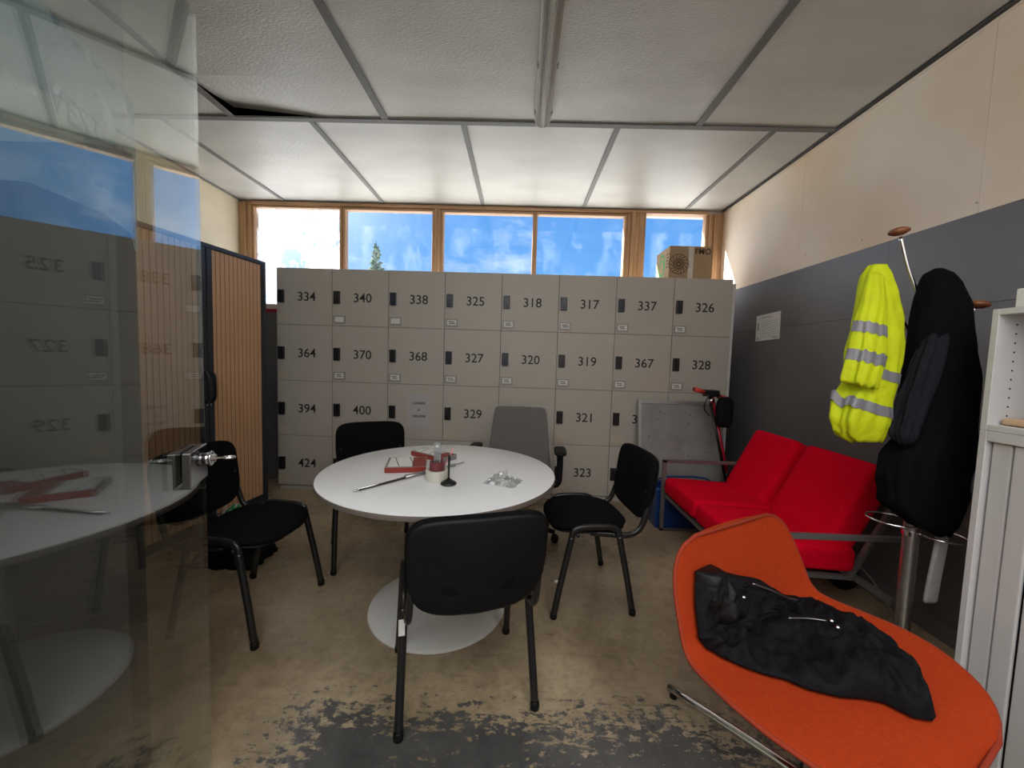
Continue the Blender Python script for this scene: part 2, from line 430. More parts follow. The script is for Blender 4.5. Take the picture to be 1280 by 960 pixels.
m_wall_white = mat('stained_whitewashed_board', (0.86, 0.80, 0.71), 0.65, var=0.10, vscale=1.1, bump=0.15, bscale=30, alt=(0.80, 0.62, 0.44))
m_wall_grey = mat('grey_painted_board', (0.155, 0.152, 0.158), 0.42, var=0.10, vscale=1.8, bump=0.08, bscale=60, alt=(0.125, 0.123, 0.128))
m_wall_plain = mat('pale_wall', (0.5, 0.48, 0.44), 0.7, var=0.05)
m_partition = mat('dark_partition_board', (0.018, 0.018, 0.02), 0.7, var=0.2)
m_ground = mat('sunlit_pale_gravel', (0.66, 0.64, 0.61), 0.9, var=0.2, vscale=1.0)

# ================================================================== THE SETTING
XL, XR, YB, YF, ZC = -3.15, 2.162, 4.42, -1.6, 2.996
fl = struct(obj('floor', box((XL-0.1, YF-0.1, -0.1), (XR+0.1, YB+0.15, 0.0)), m_floor))

# right wall: grey painted lower boards, pale upper boards
wr = sempty('wall_right')
ys = [YF, -0.48, 0.74, 1.96, 3.18, YB]
for a, b_ in zip(ys[:-1], ys[1:]):
    obj('wall_panel', box((XR, a+0.001, 2.100), (XR+0.08, b_-0.001, ZC+0.25)), m_wall_white, wr)
ys = [YF, -0.20, 2.40, YB]
for a, b_ in zip(ys[:-1], ys[1:]):
    obj('wall_panel', box((XR-0.004, a+0.0008, 0), (XR+0.08, b_-0.0008, 1.664), 0.0005, 1), m_wall_grey, wr)
    obj('wall_panel', box((XR-0.004, a+0.0008, 1.666), (XR+0.08, b_-0.0008, 2.098), 0.0005, 1), m_wall_grey, wr)
for (y_, z_) in ((3.4, 2.14), (2.6, 2.16), (1.97, 2.15), (3.1, 2.2), (2.62, 1.67)):
    obj('screw_head', lathe([(0, .002), (.004, .002), (.005, 0)], 10), m_holder, wr, loc=(XR, y_, z_), rot=(0, -PI/2, 0))
struct(obj('baseboard_right', box((XR-0.022, YF, 0), (XR-0.004, 4.1, 0.10), 0.003), m_wall_grey))
# left wall, front wall
struct(obj('wall_left', box((XL-0.1, YF, 0), (XL, YB+0.15, ZC+0.25)), m_wall_cream))
struct(obj('wall_front', box((XL-0.1, YF-0.1, 0), (XR+0.1, YF, ZC+0.25)), m_wall_plain))
# back wall: under and over the windows
wb = sempty('wall_back')
obj('wall_panel', box((XL, YB, 0), (XR+0.1, YB+0.15, 1.84)), m_wall_grey, wb)
obj('wall_panel', box((XL, YB, 2.962), (XR+0.1, YB+0.15, ZC+0.25)), m_wall_plain, wb)
obj('wall_ledge', box((XL, 3.98, 0), (-2.33, YB, 1.73)), m_wall_grey, wb)
obj('wall_ledge', box((XL, 3.975, 1.73), (-2.33, YB, 1.765), 0.003), m_red_paint, wb)
obj('wall_ledge', box((XL, 4.02, 1.765), (-2.33, YB, 1.82), 0.003), m_wall_plain, wb)
# windows: wooden frame, pane(s)
m_pane = glass_mat('window_glass', (0.95, 0.97, 0.98), dirt=0.05, thresh=(0.48, 0.80), dmin=0.004)
m_pane_dirty = glass_mat('dirty_window_glass', (0.9, 0.92, 0.94), dirt=0.50, thresh=(0.43, 0.56), dmin=0.01)
wins = [(-2.995, -2.040, 1.86, 2.925), (-1.975, -1.010, 1.86, 2.918), (-0.885, 0.098, 1.86, 2.915), (0.150, 1.100, 1.86, 2.918), (1.330, 1.976, 1.86, 2.955)]
for i, (a, b_, z0, z1) in enumerate(wins):
    w = sempty('window_%d' % (i+1))
    f = bmesh.new(); t = 0.026
    yy0, yy1 = YB-0.02, YB+0.06
    for lo, hi in (((a-t, yy0, z0-t), (a, yy1, z1+t)), ((b_, yy0, z0-t), (b_+t, yy1, z1+t))):
        box(lo, hi, 0.003, 1, f)
    obj('window_frame', f, m_wood_frame, w)
    f = bmesh.new()
    for lo, hi in (((a, yy0, z1), (b_, yy1, z1+t)), ((a, yy0, z0-t), (b_, yy1, z0))): box(lo, hi, 0.003, 1, f)
    obj('window_rail', f, m_wood_frame_x, w)
    obj('window_pane', box((a, YB+0.02, z0), (b_, YB+0.026, z1)), m_pane_dirty if i == 0 else m_pane, w)
# posts between the windows
posts = [(XL, -3.075), (-3.073, -3.023), (-0.983, -0.950), (-0.947, -0.913), (1.128, 1.165), (1.167, 1.205), (1.207, 1.255), (1.257, 1.302), (2.004, 2.055), (2.057, 2.105), (2.107, XR)]
for i, (a, b_) in enumerate(posts):
    struct(obj('trim_%d' % (i+1), box((a, YB-0.03-(0.02 if i in (0, 5, 9) else 0), 1.80), (b_, YB+0.06, 2.962), 0.004, 1), m_wood_frame))
struct(obj('trim_12', box((-2.012, YB-0.005, 1.8), (-2.003, YB+0.05, 2.95)), m_wood_frame))
struct(obj('trim_13', box((XL, YB-0.04, 2.950), (2.0, YB+0.06, 2.982), 0.003, 1), m_wood_frame_x))
struct(obj('trim_14', box((XL, YB-0.03, 1.825), (2.0, YB+0.06, 1.85), 0.003, 1), m_white_metal))

# ceiling: panels and cover strips
ce = sempty('ceiling')
obj('ceiling_void', box((XL-0.1, YF-0.1, ZC+0.2), (XR+0.1, YB+0.15, ZC+0.26)), m_void, ce)
CJ = 2.877; SP = 1.096; X0 = -2.645
def panel(x0, x1, y0, y1, tilt=None):
    nx, ny = 16, 12; b = bmesh.new(); V = {}
    for lvl, dz in ((0, 0.0), (1, 0.02)):
        for i in range(nx+1):
            for j in range(ny+1):
                x = x0+(x1-x0)*i/nx; y = y0+(y1-y0)*j/ny; z = ZC+dz
                if tilt: z += tilt(i/nx, j/ny)
                else: z += 0.003*fbm(x*1.3, y*1.3, 2)
                V[lvl, i, j] = b.verts.new((x, y, z))
    for lvl in (0, 1):
        for i in range(nx):
            for j in range(ny):
                b.faces.new((V[lvl, i, j], V[lvl, i+1, j], V[lvl, i+1, j+1], V[lvl, i, j+1]))
    for i in range(nx):
        for j in (0, ny): b.faces.new((V[0, i, j], V[0, i+1, j], V[1, i+1, j], V[1, i, j]))
    for j in range(ny):
        for i in (0, nx): b.faces.new((V[0, i, j], V[0, i, j+1], V[1, i, j+1], V[1, i, j]))
    return obj('ceiling_panel', b, m_ceil, ce, smooth=False)
g = 0.012
xf = [XL] + [X0+k*SP for k in range(5)] + [XR-0.02]
for a, b_ in zip(xf[:-1], xf[1:]): panel(a+g, b_-g, CJ+g, YB-0.001)
xn = [XL] + [X0+(k+.5)*SP for k in range(4)] + [XR-0.02]
for i, (a, b_) in enumerate(zip(xn[:-1], xn[1:])):
    t_ = (lambda u, v: 0.062*max(0, 1-u/0.62)*(max(0, v-0.83)/0.17)**1.2) if i == 1 else None
    panel(a+g, b_-g, 0.40+g, CJ-g, t_)
for a, b_ in zip(xf[:-1], xf[1:]): panel(a+g, b_-g, YF, 0.40-g)
def strip(x0, y0, x1, y1, dz=0.0):
    obj('cover_strip', box((x0, y0, ZC-0.010-dz), (x1, y1, ZC-0.002-dz), 0.0015, 1), m_tile_joint, ce)
strip(XL, CJ-0.024, XR-0.02, CJ+0.024, 0.001)
strip(XL, 0.376, XR-0.02, 0.424, 0.001)
for k in range(5): strip(X0+k*SP-0.02, CJ+0.024, X0+k*SP+0.02, YB-0.04)
for k in range(4): strip(X0+(k+.5)*SP-0.024, 0.424, X0+(k+.5)*SP+0.024, CJ-0.024)
struct(obj('trim_15', box((XR-0.028, YF, ZC-0.014), (XR-0.001, YB-0.04, ZC+0.0), 0.002, 1), mat('dark_gap_strip', (0.05, 0.05, 0.05), 0.6)))  # dark edge trim over the gap between ceiling and right wall
struct(obj('trim_16', box((XR-0.006, YF, ZC-0.030), (XR-0.0005, YB-0.04, ZC-0.015), 0.001, 1), m_wall_white))
struct(obj('trim_17', box((XL+0.001, YF, ZC-0.014), (XL+0.02, YB-0.04, ZC), 0.002, 1), m_tile_joint))

# partition left behind the glass door: dark lower board and glazing above
pt = sempty('wall_partition')
obj('wall_panel', box((XL, 1.10, 0), (-1.145, 1.16, 1.90), 0.002, 1), m_partition, pt)
m_part_glass = glass_mat('partition_glass', (0.9, 0.93, 0.95))
obj('window_pane', box((XL, 1.125, 1.90), (-1.135, 1.133, ZC-0.015)), m_part_glass, pt)

# ground outside (sunlit, seen by the ceiling through the windows)
struct(obj('ground', box((-30, YB+0.3, -0.3), (30, 60, -0.05)), m_ground))

# ================================================================== CONIFER OUTSIDE
tr = thing('conifer_tree', 'tip of a tall conifer outside the second window from the left', 'tree', (-11.1, 30, -0.05))
obj('trunk', tube([(0, 0, 0), (0, 0, 5), (0, 0, 9.6)], [0.22, 0.13, 0.02], 8), mat('bark', (0.2, 0.16, 0.12), 0.9, var=.3), tr)
b = bmesh.new(); rnd = random.Random(3)
for i in range(230):
    z = 1.0 + 8.6*(i/230)**0.9; R_ = 0.12 + (9.9-z)*0.26; a = rnd.random()*2*PI; R_ *= rnd.uniform(.7, 1.15)
    w_ = 0.10+0.05*R_
    tip = Vector((R_*math.cos(a), R_*math.sin(a), z+0.18*R_)); s = Vector((-math.sin(a), math.cos(a), 0))
    mid = tip*0.55; mid.z = z-0.05
    base = Vector((0, 0, z-0.1))
    v = [b.verts.new(p) for p in (base, mid+s*w_, mid-s*w_, tip, mid+Vector((0, 0, w_*1.6)), mid-Vector((0, 0, w_)))]
    for f in ((0, 1, 4), (0, 4, 2), (0, 2, 5), (0, 5, 1), (3, 4, 1), (3, 2, 4), (3, 5, 2), (3, 1, 5)): b.faces.new([v[k] for k in f])
cr_ = [b.verts.new(p) for p in ((-.06, 0, 9.3), (.06, 0, 9.3), (0, .06, 9.3), (0, 0, 10.0))]
for f in ((0, 1, 3), (1, 2, 3), (2, 0, 3)): b.faces.new([cr_[k] for k in f])
obj('foliage', b, mat('conifer_needles', (0.10, 0.17, 0.10), 0.9, var=.3), tr)

# ================================================================== LOCKERS
LX, LY, LW, LTOP, LRH = -2.299, 3.693, 0.529, 2.120, 0.528
numbers = [['334', '364', '394', '424'], ['340', '370', '400', None], ['338', '368', None, None], ['325', '327', '329', None],
           ['318', '320', None, None], ['317', '319', '321', '323'], ['337', '367', '397', None], ['326', '328', None, None]]
lock_blue = {(2, 0), (3, 0), (4, 0), (4, 1), (5, 0), (6, 0), (3, 1)}
card_mode = {(0, 0): 0, (1, 0): 1, (2, 0): 1, (3, 0): 2, (4, 0): 3, (5, 0): 2, (6, 0): 3, (7, 0): 3,
             (0, 1): 0, (1, 1): 3, (2, 1): 3, (3, 1): 2, (4, 1): 3, (5, 1): 3, (6, 1): 3, (7, 1): 3}
m_holder_cream = mat('card_holder_cream', (0.52, 0.46, 0.37), 0.4)
door_me = {}
def locker_door_mesh(h):
    if h not in door_me:
        b = box((0.002, -0.018, 0.0015), (LW-0.002, 0, h-0.0015), 0.0015, 1)
        door_me[h] = make_mesh(b, 'locker_door')
    return door_me[h]
lock_me = None
def make_lock():
    b = box((0, -0.022, 0), (0.058, 0, 0.118), 0.004, 2)
    box((0.008, -0.026, 0.055), (0.050, -0.021, 0.108), 0.002, 1, b)
    box((0.018, -0.034, 0.018), (0.040, -0.021, 0.038), 0.003, 1, b)
    return make_mesh(b, 'keypad_lock')
lock_meshes = {}
def holder_mesh(mode):
    b = box((0, -0.004, 0), (0.112, 0, 0.074), 0.001, 1, mi=0)
    if mode == 0:
        box((0.012, -0.006, 0.014), (0.10, -0.0035, 0.060), 0.001, 1, b, mi=0); fr = [m_holder_cream, m_holder_cream, m_ink]
    else:
        box((0.014, -0.0055, 0.014), (0.098, -0.0035, 0.062), 0, 1, b, mi=1); fr = [m_holder, m_card, m_ink]
        for (p, q, r_, s) in ((0, 0, .112, .012), (0, .064, .112, .074), (0, 0, .012, .074), (.1, 0, .112, .074)):
            box((p, -0.009, q), (r_, -0.003, s), 0.0005, 1, b, mi=0)
        if mode >= 2:
            rr = random.Random(mode)
            for row, z in enumerate((0.046, 0.030)):
                x = 0.028+0.006*row
                for _ in range(4 if mode == 2 else 3):
                    w_ = rr.uniform(.008, .018)
                    if x+w_ < 0.09: box((x, -0.0062, z-0.004), (x+w_, -0.005, z+0.004), 0, 1, b, mi=2)
                    x += w_+0.004
    me = make_mesh(b, 'card_holder')
    for m in fr: me.materials.append(m)
    return me
holders = {k: holder_mesh(k) for k in (0, 1, 2, 3)}
m_locker_in = m_locker_body
body_me = None
desc = ['locker column with doors 334, 364, 394 and 424 nearest the beech cabinet', 'locker column numbered 340, 370 and 400 behind a black chair', 'locker column numbered 338 and 368 with a taped paper sheet',
        'locker column numbered 325, 327 and 329 just right of the taped paper sheet', 'locker column numbered 318 and 320 behind the grey mesh chair', 'locker column with 317, 319, 321 and 323 between mesh chair and leaning panel',
        'locker column numbered 337 and 367 beside the leaning grey panel', 'locker column numbered 326 and 328 under the cardboard box']
for i in range(8):
    t = thing('locker_tower', desc[i], 'locker', (LX+i*LW, LY, 0), 0, 'locker columns under the windows')
    b = bmesh.new()
    box((0.0, 0, 0.05), (LW, 0.48, LTOP), 0.001, 1, b)
    obj('locker_body', b, m_locker_body, t)
    obj('plinth', box((0.004, 0.012, 0), (LW-0.004, 0.47, 0.05)), m_locker_body, t)
    for j in range(4):
        z1 = LTOP - j*LRH; z0 = z1-LRH if j < 3 else 0.052
        d = obj('door', locker_door_mesh(round(z1-z0, 4)), m_locker, t, loc=(0, 0, z0))
        h = z1-z0
        lm = m_lock_blue if (i, j) in lock_blue else m_dark
        if lm.name not in lock_meshes:
            lock_meshes[lm.name] = make_lock(); lock_meshes[lm.name].materials.append(lm)
        obj('lock', lock_meshes[lm.name], None, d, loc=(0.018, -0.018, h-0.325))
        if numbers[i][j]:
            me = text_mesh(numbers[i][j], 0.118, 0.0008, 0.0008)
            if not me.materials: me.materials.append(m_ink)
            obj('number', me, None, d, loc=(0.285, -0.019, h-0.268), rot=(PI/2, 0, 0))
        if (i, j) != (2, 2):
            mode = card_mode.get((i, j), 0 if i in (0,) else 1)
            if j >= 2: mode = 0
            obj('card_holder', holders[mode], None, d, loc=(0.012, -0.018, 0.022))
# side board beside the lockers
tag(obj('board', box((1.955, 3.72, 0), (1.985, 4.25, 2.09), 0.003, 1), m_white_metal), 'tall white board standing between the lockers and grey wall', 'board')
# paper on locker of third column
sg = thing('paper_sign', 'white paper sheet taped on the third locker column behind the table', 'sign', (LX+2*LW+0.30, LY-0.0185, 0.81))
obj('sheet', box((-0.105, -0.0012, -0.16), (0.105, 0, 0.16)), mat('greyish_paper', (0.46, 0.46, 0.47), .8), sg)
for s_, z in (('CASIERS', .075), ('À', .012), ('VENDRE', -.05)):
    obj('lettering', text_mesh(s_, 0.034, 0.0003, 0.0005), m_ink, sg, loc=(0, -0.002, z), rot=(PI/2, 0, 0))

# ================================================================== CARDBOARD BOX ON LOCKERS
cb = thing('cardboard_box', 'brown cardboard box with green print on top of the lockers', 'box', (1.60, 4.02, 2.12), math.radians(0))
W_, D_, H_ = 0.40, 0.36, 0.335
b = box((-W_/2, -D_/2, 0), (W_/2, D_/2, H_), 0.003, 1)
obj('carton', b, m_cardboard, cb)
obj('packing_tape', box((-0.02, -D_/2-0.001, 0), (0.028, D_/2+0.001, H_+0.001)), m_tape_clear, cb)
obj('lettering', text_mesh('FMO', 0.075, 0.0005, 0.0015), m_brown_print, cb, loc=(0.115, -D_/2-0.001, H_-0.05), rot=(PI/2, 0, 0))
b = bmesh.new()   # round woven emblem printed in brown
for k in range(14):
    a = 2*PI*k/14; r_ = 0.088
    pts = [(-0.11+r_*math.cos(a+q)*s_, 0, 0.165+r_*math.sin(a+q)*s_) for q, s_ in ((0, 1), (.35, .62), (.9, .45), (1.3, .12))]
    tube(smooth_path(pts, 4), 0.0035, 4, 0.0006, b, upv=(0, 1, 0))
tube([(-0.11+0.093*math.cos(2*PI*k/28), 0, 0.165+0.093*math.sin(2*PI*k/28)) for k in range(28)], 0.003, 4, 0.0006, b, upv=(0, 1, 0), closed=True)
obj('printed_emblem', b, m_brown_print, cb, loc=(0.0, -D_/2-0.0015, 0))
b = bmesh.new()   # green looped emblem on the left side
tube([(0, 0.0+0.08*math.cos(2*PI*k/24), 0.19+0.10*math.sin(2*PI*k/24)) for k in range(24)], 0.010, 4, 0.0006, b, upv=(1, 0, 0), closed=True)
tube([(0, -0.01+0.045*math.cos(2*PI*k/16), 0.18+0.06*math.sin(2*PI*k/16)) for k in range(11)], 0.008, 4, 0.0006, b, upv=(1, 0, 0))
for z in (0.05, 0.035, 0.02): box((-0.0006, -0.13, z), (0.0006, 0.12, z+0.007), 0, 1, b)
obj('printed_emblem', b, m_green, cb, loc=(-W_/2-0.0012, 0.02, 0))
b = bmesh.new()
for k in range(5): box((-0.0006, -0.155, 0.14+k*0.03), (0.0006, -0.10-0.01*(k % 2), 0.152+k*0.03), 0, 1, b)
obj('printed_lines', b, m_brown_print, cb, loc=(-W_/2-0.0012, 0, 0))

# ================================================================== ROUND TABLE
TX, TY = -0.397, 2.020
tb = thing('round_table', 'round white meeting table on a disc foot', 'table', (TX, TY, 0))
b = lathe([(0, .712), (.57, .712), (.594, .713), (.597, .716), (.600, .718), (.600, .735), (.598, .7385), (.594, .740), (.3, .740), (0, .740)], 96)
for f in b.faces:
    c = f.calc_center_median()
    if c.z < 0.7385: f.material_index = 1
obj('tabletop', b, [m_white_lam, m_edge], tb)
auto_smooth(tb.children[0] if tb.children else bpy.data.objects['tabletop'])
o = obj('column', lathe([(.045, .022), (.04, .04), (.037, .30), (.037, .69), (.12, .700), (.12, .712)], 32), m_white_metal, tb); auto_smooth(o)
o = obj('foot_disc', lathe([(.02, 0), (.352, 0), (.359, .004), (.359, .012), (.35, .019), (.2, .022), (.02, .024)], 72), m_white_metal, tb); auto_smooth(o)

# ================================================================== BLACK STACKING CHAIRS
def oval(pts, bm=None, r=0.015, rb=0.010): return tube(pts, r, 12, rb, bm)
def make_chair():
    t = thing('stacking_chair', '', 'chair')
    for sx_ in (-1, 1):
        for sy_ in (1, -1):
            p = smooth_path([(sx_*.252, sy_*.212, 0.018), (sx_*.247, sy_*.185, .16), (sx_*.240, sy_*.142, .36), (sx_*.238, sy_*.128, .425)], 3)
            lg = obj('leg', tube(p, 0.017, 12, 0.0155, upv=(1, 0, 0)), m_frame_black, t, smooth=True)
            obj('rubber_foot', lathe([(.013, 0), (.0175, .001), (.018, .018), (.017, .028), (.012, .034)], 14), m_shell_black, lg, smooth=True, loc=(sx_*.252, sy_*.213, 0))
        p = smooth_path([(sx_*.238, .128, .425), (sx_*.238, .118, .457), (sx_*.238, .08, .473), (sx_*.238, .0, .476), (sx_*.238, -.08, .473), (sx_*.238, -.118, .457), (sx_*.238, -.128, .425)], 4)
        obj('side_rail', tube(p, 0.017, 12, 0.0125, upv=(1, 0, 0)), m_frame_black, t, smooth=True)
        p = smooth_path([(sx_*.205, .02, .432), (sx_*.225, -.14, .424), (sx_*.226, -.205, .430), (sx_*.224, -.248, .462), (sx_*.222, -.270, .52), (sx_*.218, -.288, .58), (sx_*.212, -.292, .63), (sx_*.200, -.288, .66)], 5)
        obj('back_support', tube(p, 0.016, 12, 0.013, upv=(1, 0, 0)), m_frame_black, t, smooth=True)
    b = tube([(-.238, .095, .430), (.238, .095, .430)], .010, 8)
    tube([(-.238, -.10, .430), (.238, -.10, .430)], .010, 8, bm=b)
    obj('cross_bar', b, m_frame_black, t, smooth=True)
    def seatfn(p):
        x, y, z = p
        drop = -0.9*max(0, y-0.12)**2*4 if y > 0.12 else 0
        w = 1.0 - 0.10*max(0, -y/0.21)
        return (x*w, y, z + 0.464 + drop*0.5 - 0.010*math.cos(x*8)*(1 if z > 0 else .3))
    obj('seat', pad(.460, .44, .050, 3.2, 48, seatfn), m_fabric_black, t, smooth=True)
    shellprof = [(0.02, .5), (.9, .5), (.985, .3), (.985, -.1), (.92, -.5), (0.02, -.55)]
    obj('seat_shell', pad(.450, .420, .030, 3.6, 48, lambda p: seatfn((p[0], p[1], p[2]-0.028)), shellprof), m_shell_black, t, smooth=True)
    def backfn(p, off=0.0):
        x, y, z = p   # x width, y height, z thickness
        h = y/0.17
        w = 1.0 + 0.01*h - 0.13*max(0, -h-0.35)
        yy = -0.305 - 0.13*(y+0.05) - z*1.0 - off + 0.38*x*x
        if h < -0.55: yy -= 0.02*(h+0.55)
        return (x*w, yy, 0.655 + y + (0.012 if h < 0 else 0)*(x/0.23)**2*1.5 )
    def front(p): return backfn((p[0], p[1], -p[2]))
    obj('backrest', pad(.480, .362, .044, 5.5, 64, front), m_fabric_black, t, smooth=True)
    obj('back_shell', pad(.475, .357, .024, 5.5, 64, lambda p: backfn((p[0], p[1], -p[2]+0.022)), shellprof), m_shell_black, t, smooth=True)
    return t
def copy_tree(o, parent=None):
    c = o.copy(); COL.objects.link(c); c.parent = parent
    for ch in list(o.children): copy_tree(ch, c)
    return c
chair0 = make_chair(); bpy.context.view_layer.update()
chairs = [(-0.203, 1.552, 17, 'black fabric chair seen from behind, nearest in front of the round table'),
          (-1.342, 1.930, -95.3, 'black fabric chair left of the round table, partly behind the glass door'),
          (0.397, 2.230, 97.3, 'black fabric chair right of the round table, before the red sofa'),
          (-0.950, 2.570, 205.5, 'black fabric chair behind the round table, in front of locker 400')]
for k, (x, y, a, lb) in enumerate(chairs):
    c = chair0 if k == 0 else copy_tree(chair0)
    c.location = (x, y, 0); c.rotation_euler = (0, 0, math.radians(a)); c['label'] = lb; c['category'] = 'chair'; c['group'] = 'black stacking chairs around the table'
# inventory sticker on the near chair's left rear leg
for ch in chair0.children:
    pass
st = obj('sticker', box((-.011, -.0010, -.028), (.011, .0010, .028), 0.0005, 1), m_card, chair0, loc=(-.240, -.258, .435))
st.location = (-.243, -.315, .0)
st.location = (-0.2445, -0.181, 0.385); st.rotation_euler = (math.radians(-8), 0, 0)

# ================================================================== OFFICE CHAIR
oc = thing('office_chair', 'grey mesh backed office chair with armrests behind the table', 'chair', (0.005, 2.86, 0), math.radians(176))
# local +y faces forward
def obk(p):
    x, y, z = p
    h = y/0.28
    return (x*(1.0-0.14*h), -0.19 - 0.12*(y) - z + 0.35*x*x, 0.700 + y)
obj('backrest', pad(.46, .52, .022, 14, 72, lambda p: obk((p[0], p[1], -p[2]))), m_gray_mesh, oc, smooth=True)
out = superellipse(.466, .524, 14, 72)
obj('back_frame', tube([obk((x, y, 0.004)) for x, y in out], 0.005, 6, closed=True), m_greyplastic, oc, smooth=True)
obj('seat', pad(.50, .47, .07, 4, 48, lambda p: (p[0], p[1]+.04, p[2]+.455)), m_fabric_black, oc, smooth=True)
obj('back_spine', tube(smooth_path([(0, -.02, .40), (0, -.22, .40), (0, -.27, .50), (0, -.245, .64)], 5), .028, 10, .014), m_shell_black, oc, smooth=True)
for s_ in (-1, 1):
    a_ = obj('arm_post', tube(smooth_path([(s_*.18, .0, .415), (s_*.295, .0, .42), (s_*.315, .0, .50), (s_*.315, .0, .655)], 4), .017, 10, .024), m_shell_black, oc, smooth=True)
    obj('armrest', pad(.09, .25, .028, 3.5, 32, lambda p: (p[0]+s_*.315, p[1]+.0, p[2]+.672)), m_shell_black, oc, smooth=True)
obj('gas_column', lathe([(.03, .10), (.03, .24), (.018, .25), (.018, .40), (.08, .41), (.08, .42)], 20), m_frame_black, oc, smooth=True)
for k in range(5):
    a = 2*PI*k/5+0.5
    lg = obj('base_leg', tube([(0, 0, .11), (.15*math.cos(a), .15*math.sin(a), .10), (.30*math.cos(a), .30*math.sin(a), .075)], [.026, .022, .016], 8), m_shell_black, oc, smooth=True)
    cs = bmesh.new()
    for q in (-.014, .014):
        lathe([(.004, -.009), (.026, -.009), (.028, 0), (.026, .009), (.004, .009)], 18, cs, (0, 0, q))
    obj('caster', cs, m_shell_black, lg, smooth=True, loc=(.30*math.cos(a), .30*math.sin(a), .028), rot=(PI/2, 0, a))

# ================================================================== THINGS ON THE TABLE
TZ = 0.7402
def carton(x, y, rz, w, d, h, lb, n_lines):
    t = thing('blade_box', lb, 'box', (x, y, TZ), rz, 'flat printed boxes on the table')
    obj('carton', box((-w/2, -d/2, 0), (w/2, d/2, h), .0015, 1), m_box_grey, t)
    obj('printed_front', box((-w/2-.0004, -d/2-.0008, 0.002), (w/2+.0004, -d/2+.0003, h-.002)), m_box_red, t)
    obj('lid_print', box((w/2-.07, -d/2+.002, h-.0002), (w/2-.002, d/2-.01, h+.0004)), m_box_red, t)
    obj('lid_label', box((-w/2+.012, -d/2+.012, h-.0002), (w/2-.072, d/2-.008, h+.0007)), m_card, t)
    for k in range(n_lines):
        xx = -w/2+.035+k*(w-.05)/max(1, n_lines)
        obj('printed_line', tube([(xx, d/2-.01, h+.0015), (xx+.035, -d/2+.012, h+.0015)], .002, 4, .0007), m_ink, t)
    return t
carton(-0.585, 2.05, math.radians(12), .205, .20, .030, 'grey and red flat box on the table, nearer the left edge', 2)
carton(-0.490, 2.275, math.radians(-33), .26, .115, .030, 'grey and red flat box on the table behind the tape roll', 3)
pt_ = thing('telescopic_rod', 'long thin double metal rod with grey grips lying across the table', 'tool', (-0.687, 1.665, TZ), math.radians(0))
A = Vector((0.0, 0, .006)); B = Vector((.375, .465, .010)); d = (B-A).normalized(); s = d.cross(Vector((0, 0, 1)))
obj('rod', tube([A+s*.006, A+d*.28+s*.006], .0035, 8), m_frame_black, pt_, smooth=True)
obj('rod', tube([A-s*.006, A+d*.28-s*.006], .0035, 8), m_chrome, pt_, smooth=True)
obj('hook', tube(smooth_path([A+s*.006, A-d*.018+s*.004, A-d*.018-s*.004, A-s*.006], 4), .003, 8), m_chrome, pt_, smooth=True)
obj('grip', tube([A+d*.24+Vector((0, 0, .003)), A+d*.40+Vector((0, 0, .003))], .011, 12, .008), m_steel, pt_, smooth=True)
obj('grip', tube([A+d*.47, A+d*.56], .009, 12, .007), m_greyplastic, pt_, smooth=True)
obj('rod', tube([A+d*.38, B+d*.03], .003, 8), m_chrome, pt_, smooth=True)
rl = thing('tape_roll', 'cream masking tape roll lying on the table', 'tape', (-0.385, 1.868, TZ))
def ring(ri, ro, h, bev=.002): return [(ri, 0), (ro-bev, 0), (ro, bev), (ro, h-bev), (ro-bev, h), (ri, h)]
def ring_mesh(ri, ro, h, seg=40):
    rings = [[Vector((r*math.cos(2*PI*k/seg), r*math.sin(2*PI*k/seg), z)) for k in range(seg)] for r, z in ring(ri, ro, h)]
    rings.append(rings[0]); return loft(rings, cap=False)
o = obj('tape_band', ring_mesh(.040, .055, .048), m_beige_tape, rl); auto_smooth(o)
o = obj('core', ring_mesh(.037, .0399, .048), m_cardboard, rl); auto_smooth(o)
o = obj('tape_roll', ring_mesh(.022, .036, .040), m_maroon, None, loc=(-0.385, 1.868, TZ+.0482)); auto_smooth(o)
tag(o, 'small maroon tape roll stacked on the cream one', 'tape')
pk = thing('marker_packet', 'grey blister pack standing upright in the tape rolls', 'packet', (-0.385, 1.872, TZ+.05), math.radians(-6))
b = prism([(-.016, 0), (.016, 0), (.017, .12), (.014, .128), (.006, .130), (-.006, .130), (-.014, .128), (-.017, .12)], -.006, .006, bevel=.002)
bmesh.ops.rotate(b, verts=b.verts[:], matrix=Matrix.Rotation(PI/2, 3, 'X'))
obj('pack', b, m_greyplastic, pk)
obj('label', box((-.012, -.0075, .02), (.012, -.0058, .085)), m_steel, pk)
obj('hanging_slot', box((-.007, -.0075, .108), (.007, -.0058, .118), .001, 1), m_white_plastic, pk)
o = obj('pen', tube([(0, 0, 0), (.040, .004, .085), (.052, .005, .110)], [.004, .004, .0035], 8), m_pink, None, smooth=True, loc=(-0.362, 1.873, TZ+.042))
tag(o, 'thin pink and white pen leaning in the tape rolls', 'pen')
dp = thing('desk_pen', 'black counter pen upright in its round black base on the table', 'pen', (-0.316, 1.800, TZ))
o = obj('base', lathe([(.001, 0), (.036, 0), (.038, .004), (.036, .009), (.022, .018), (.012, .024), (.007, .030), (.001, .031)], 36), m_frame_black, dp, smooth=True)
obj('pen_barrel', tube([(0, 0, .028), (.0, 0, .05), (.001, .002, .11), (.001, .003, .122), (.001, .003, .134), (.001, .003, .146)], [.004, .005, .0055, .0075, .006, .002], 12), m_frame_black, dp, smooth=True)
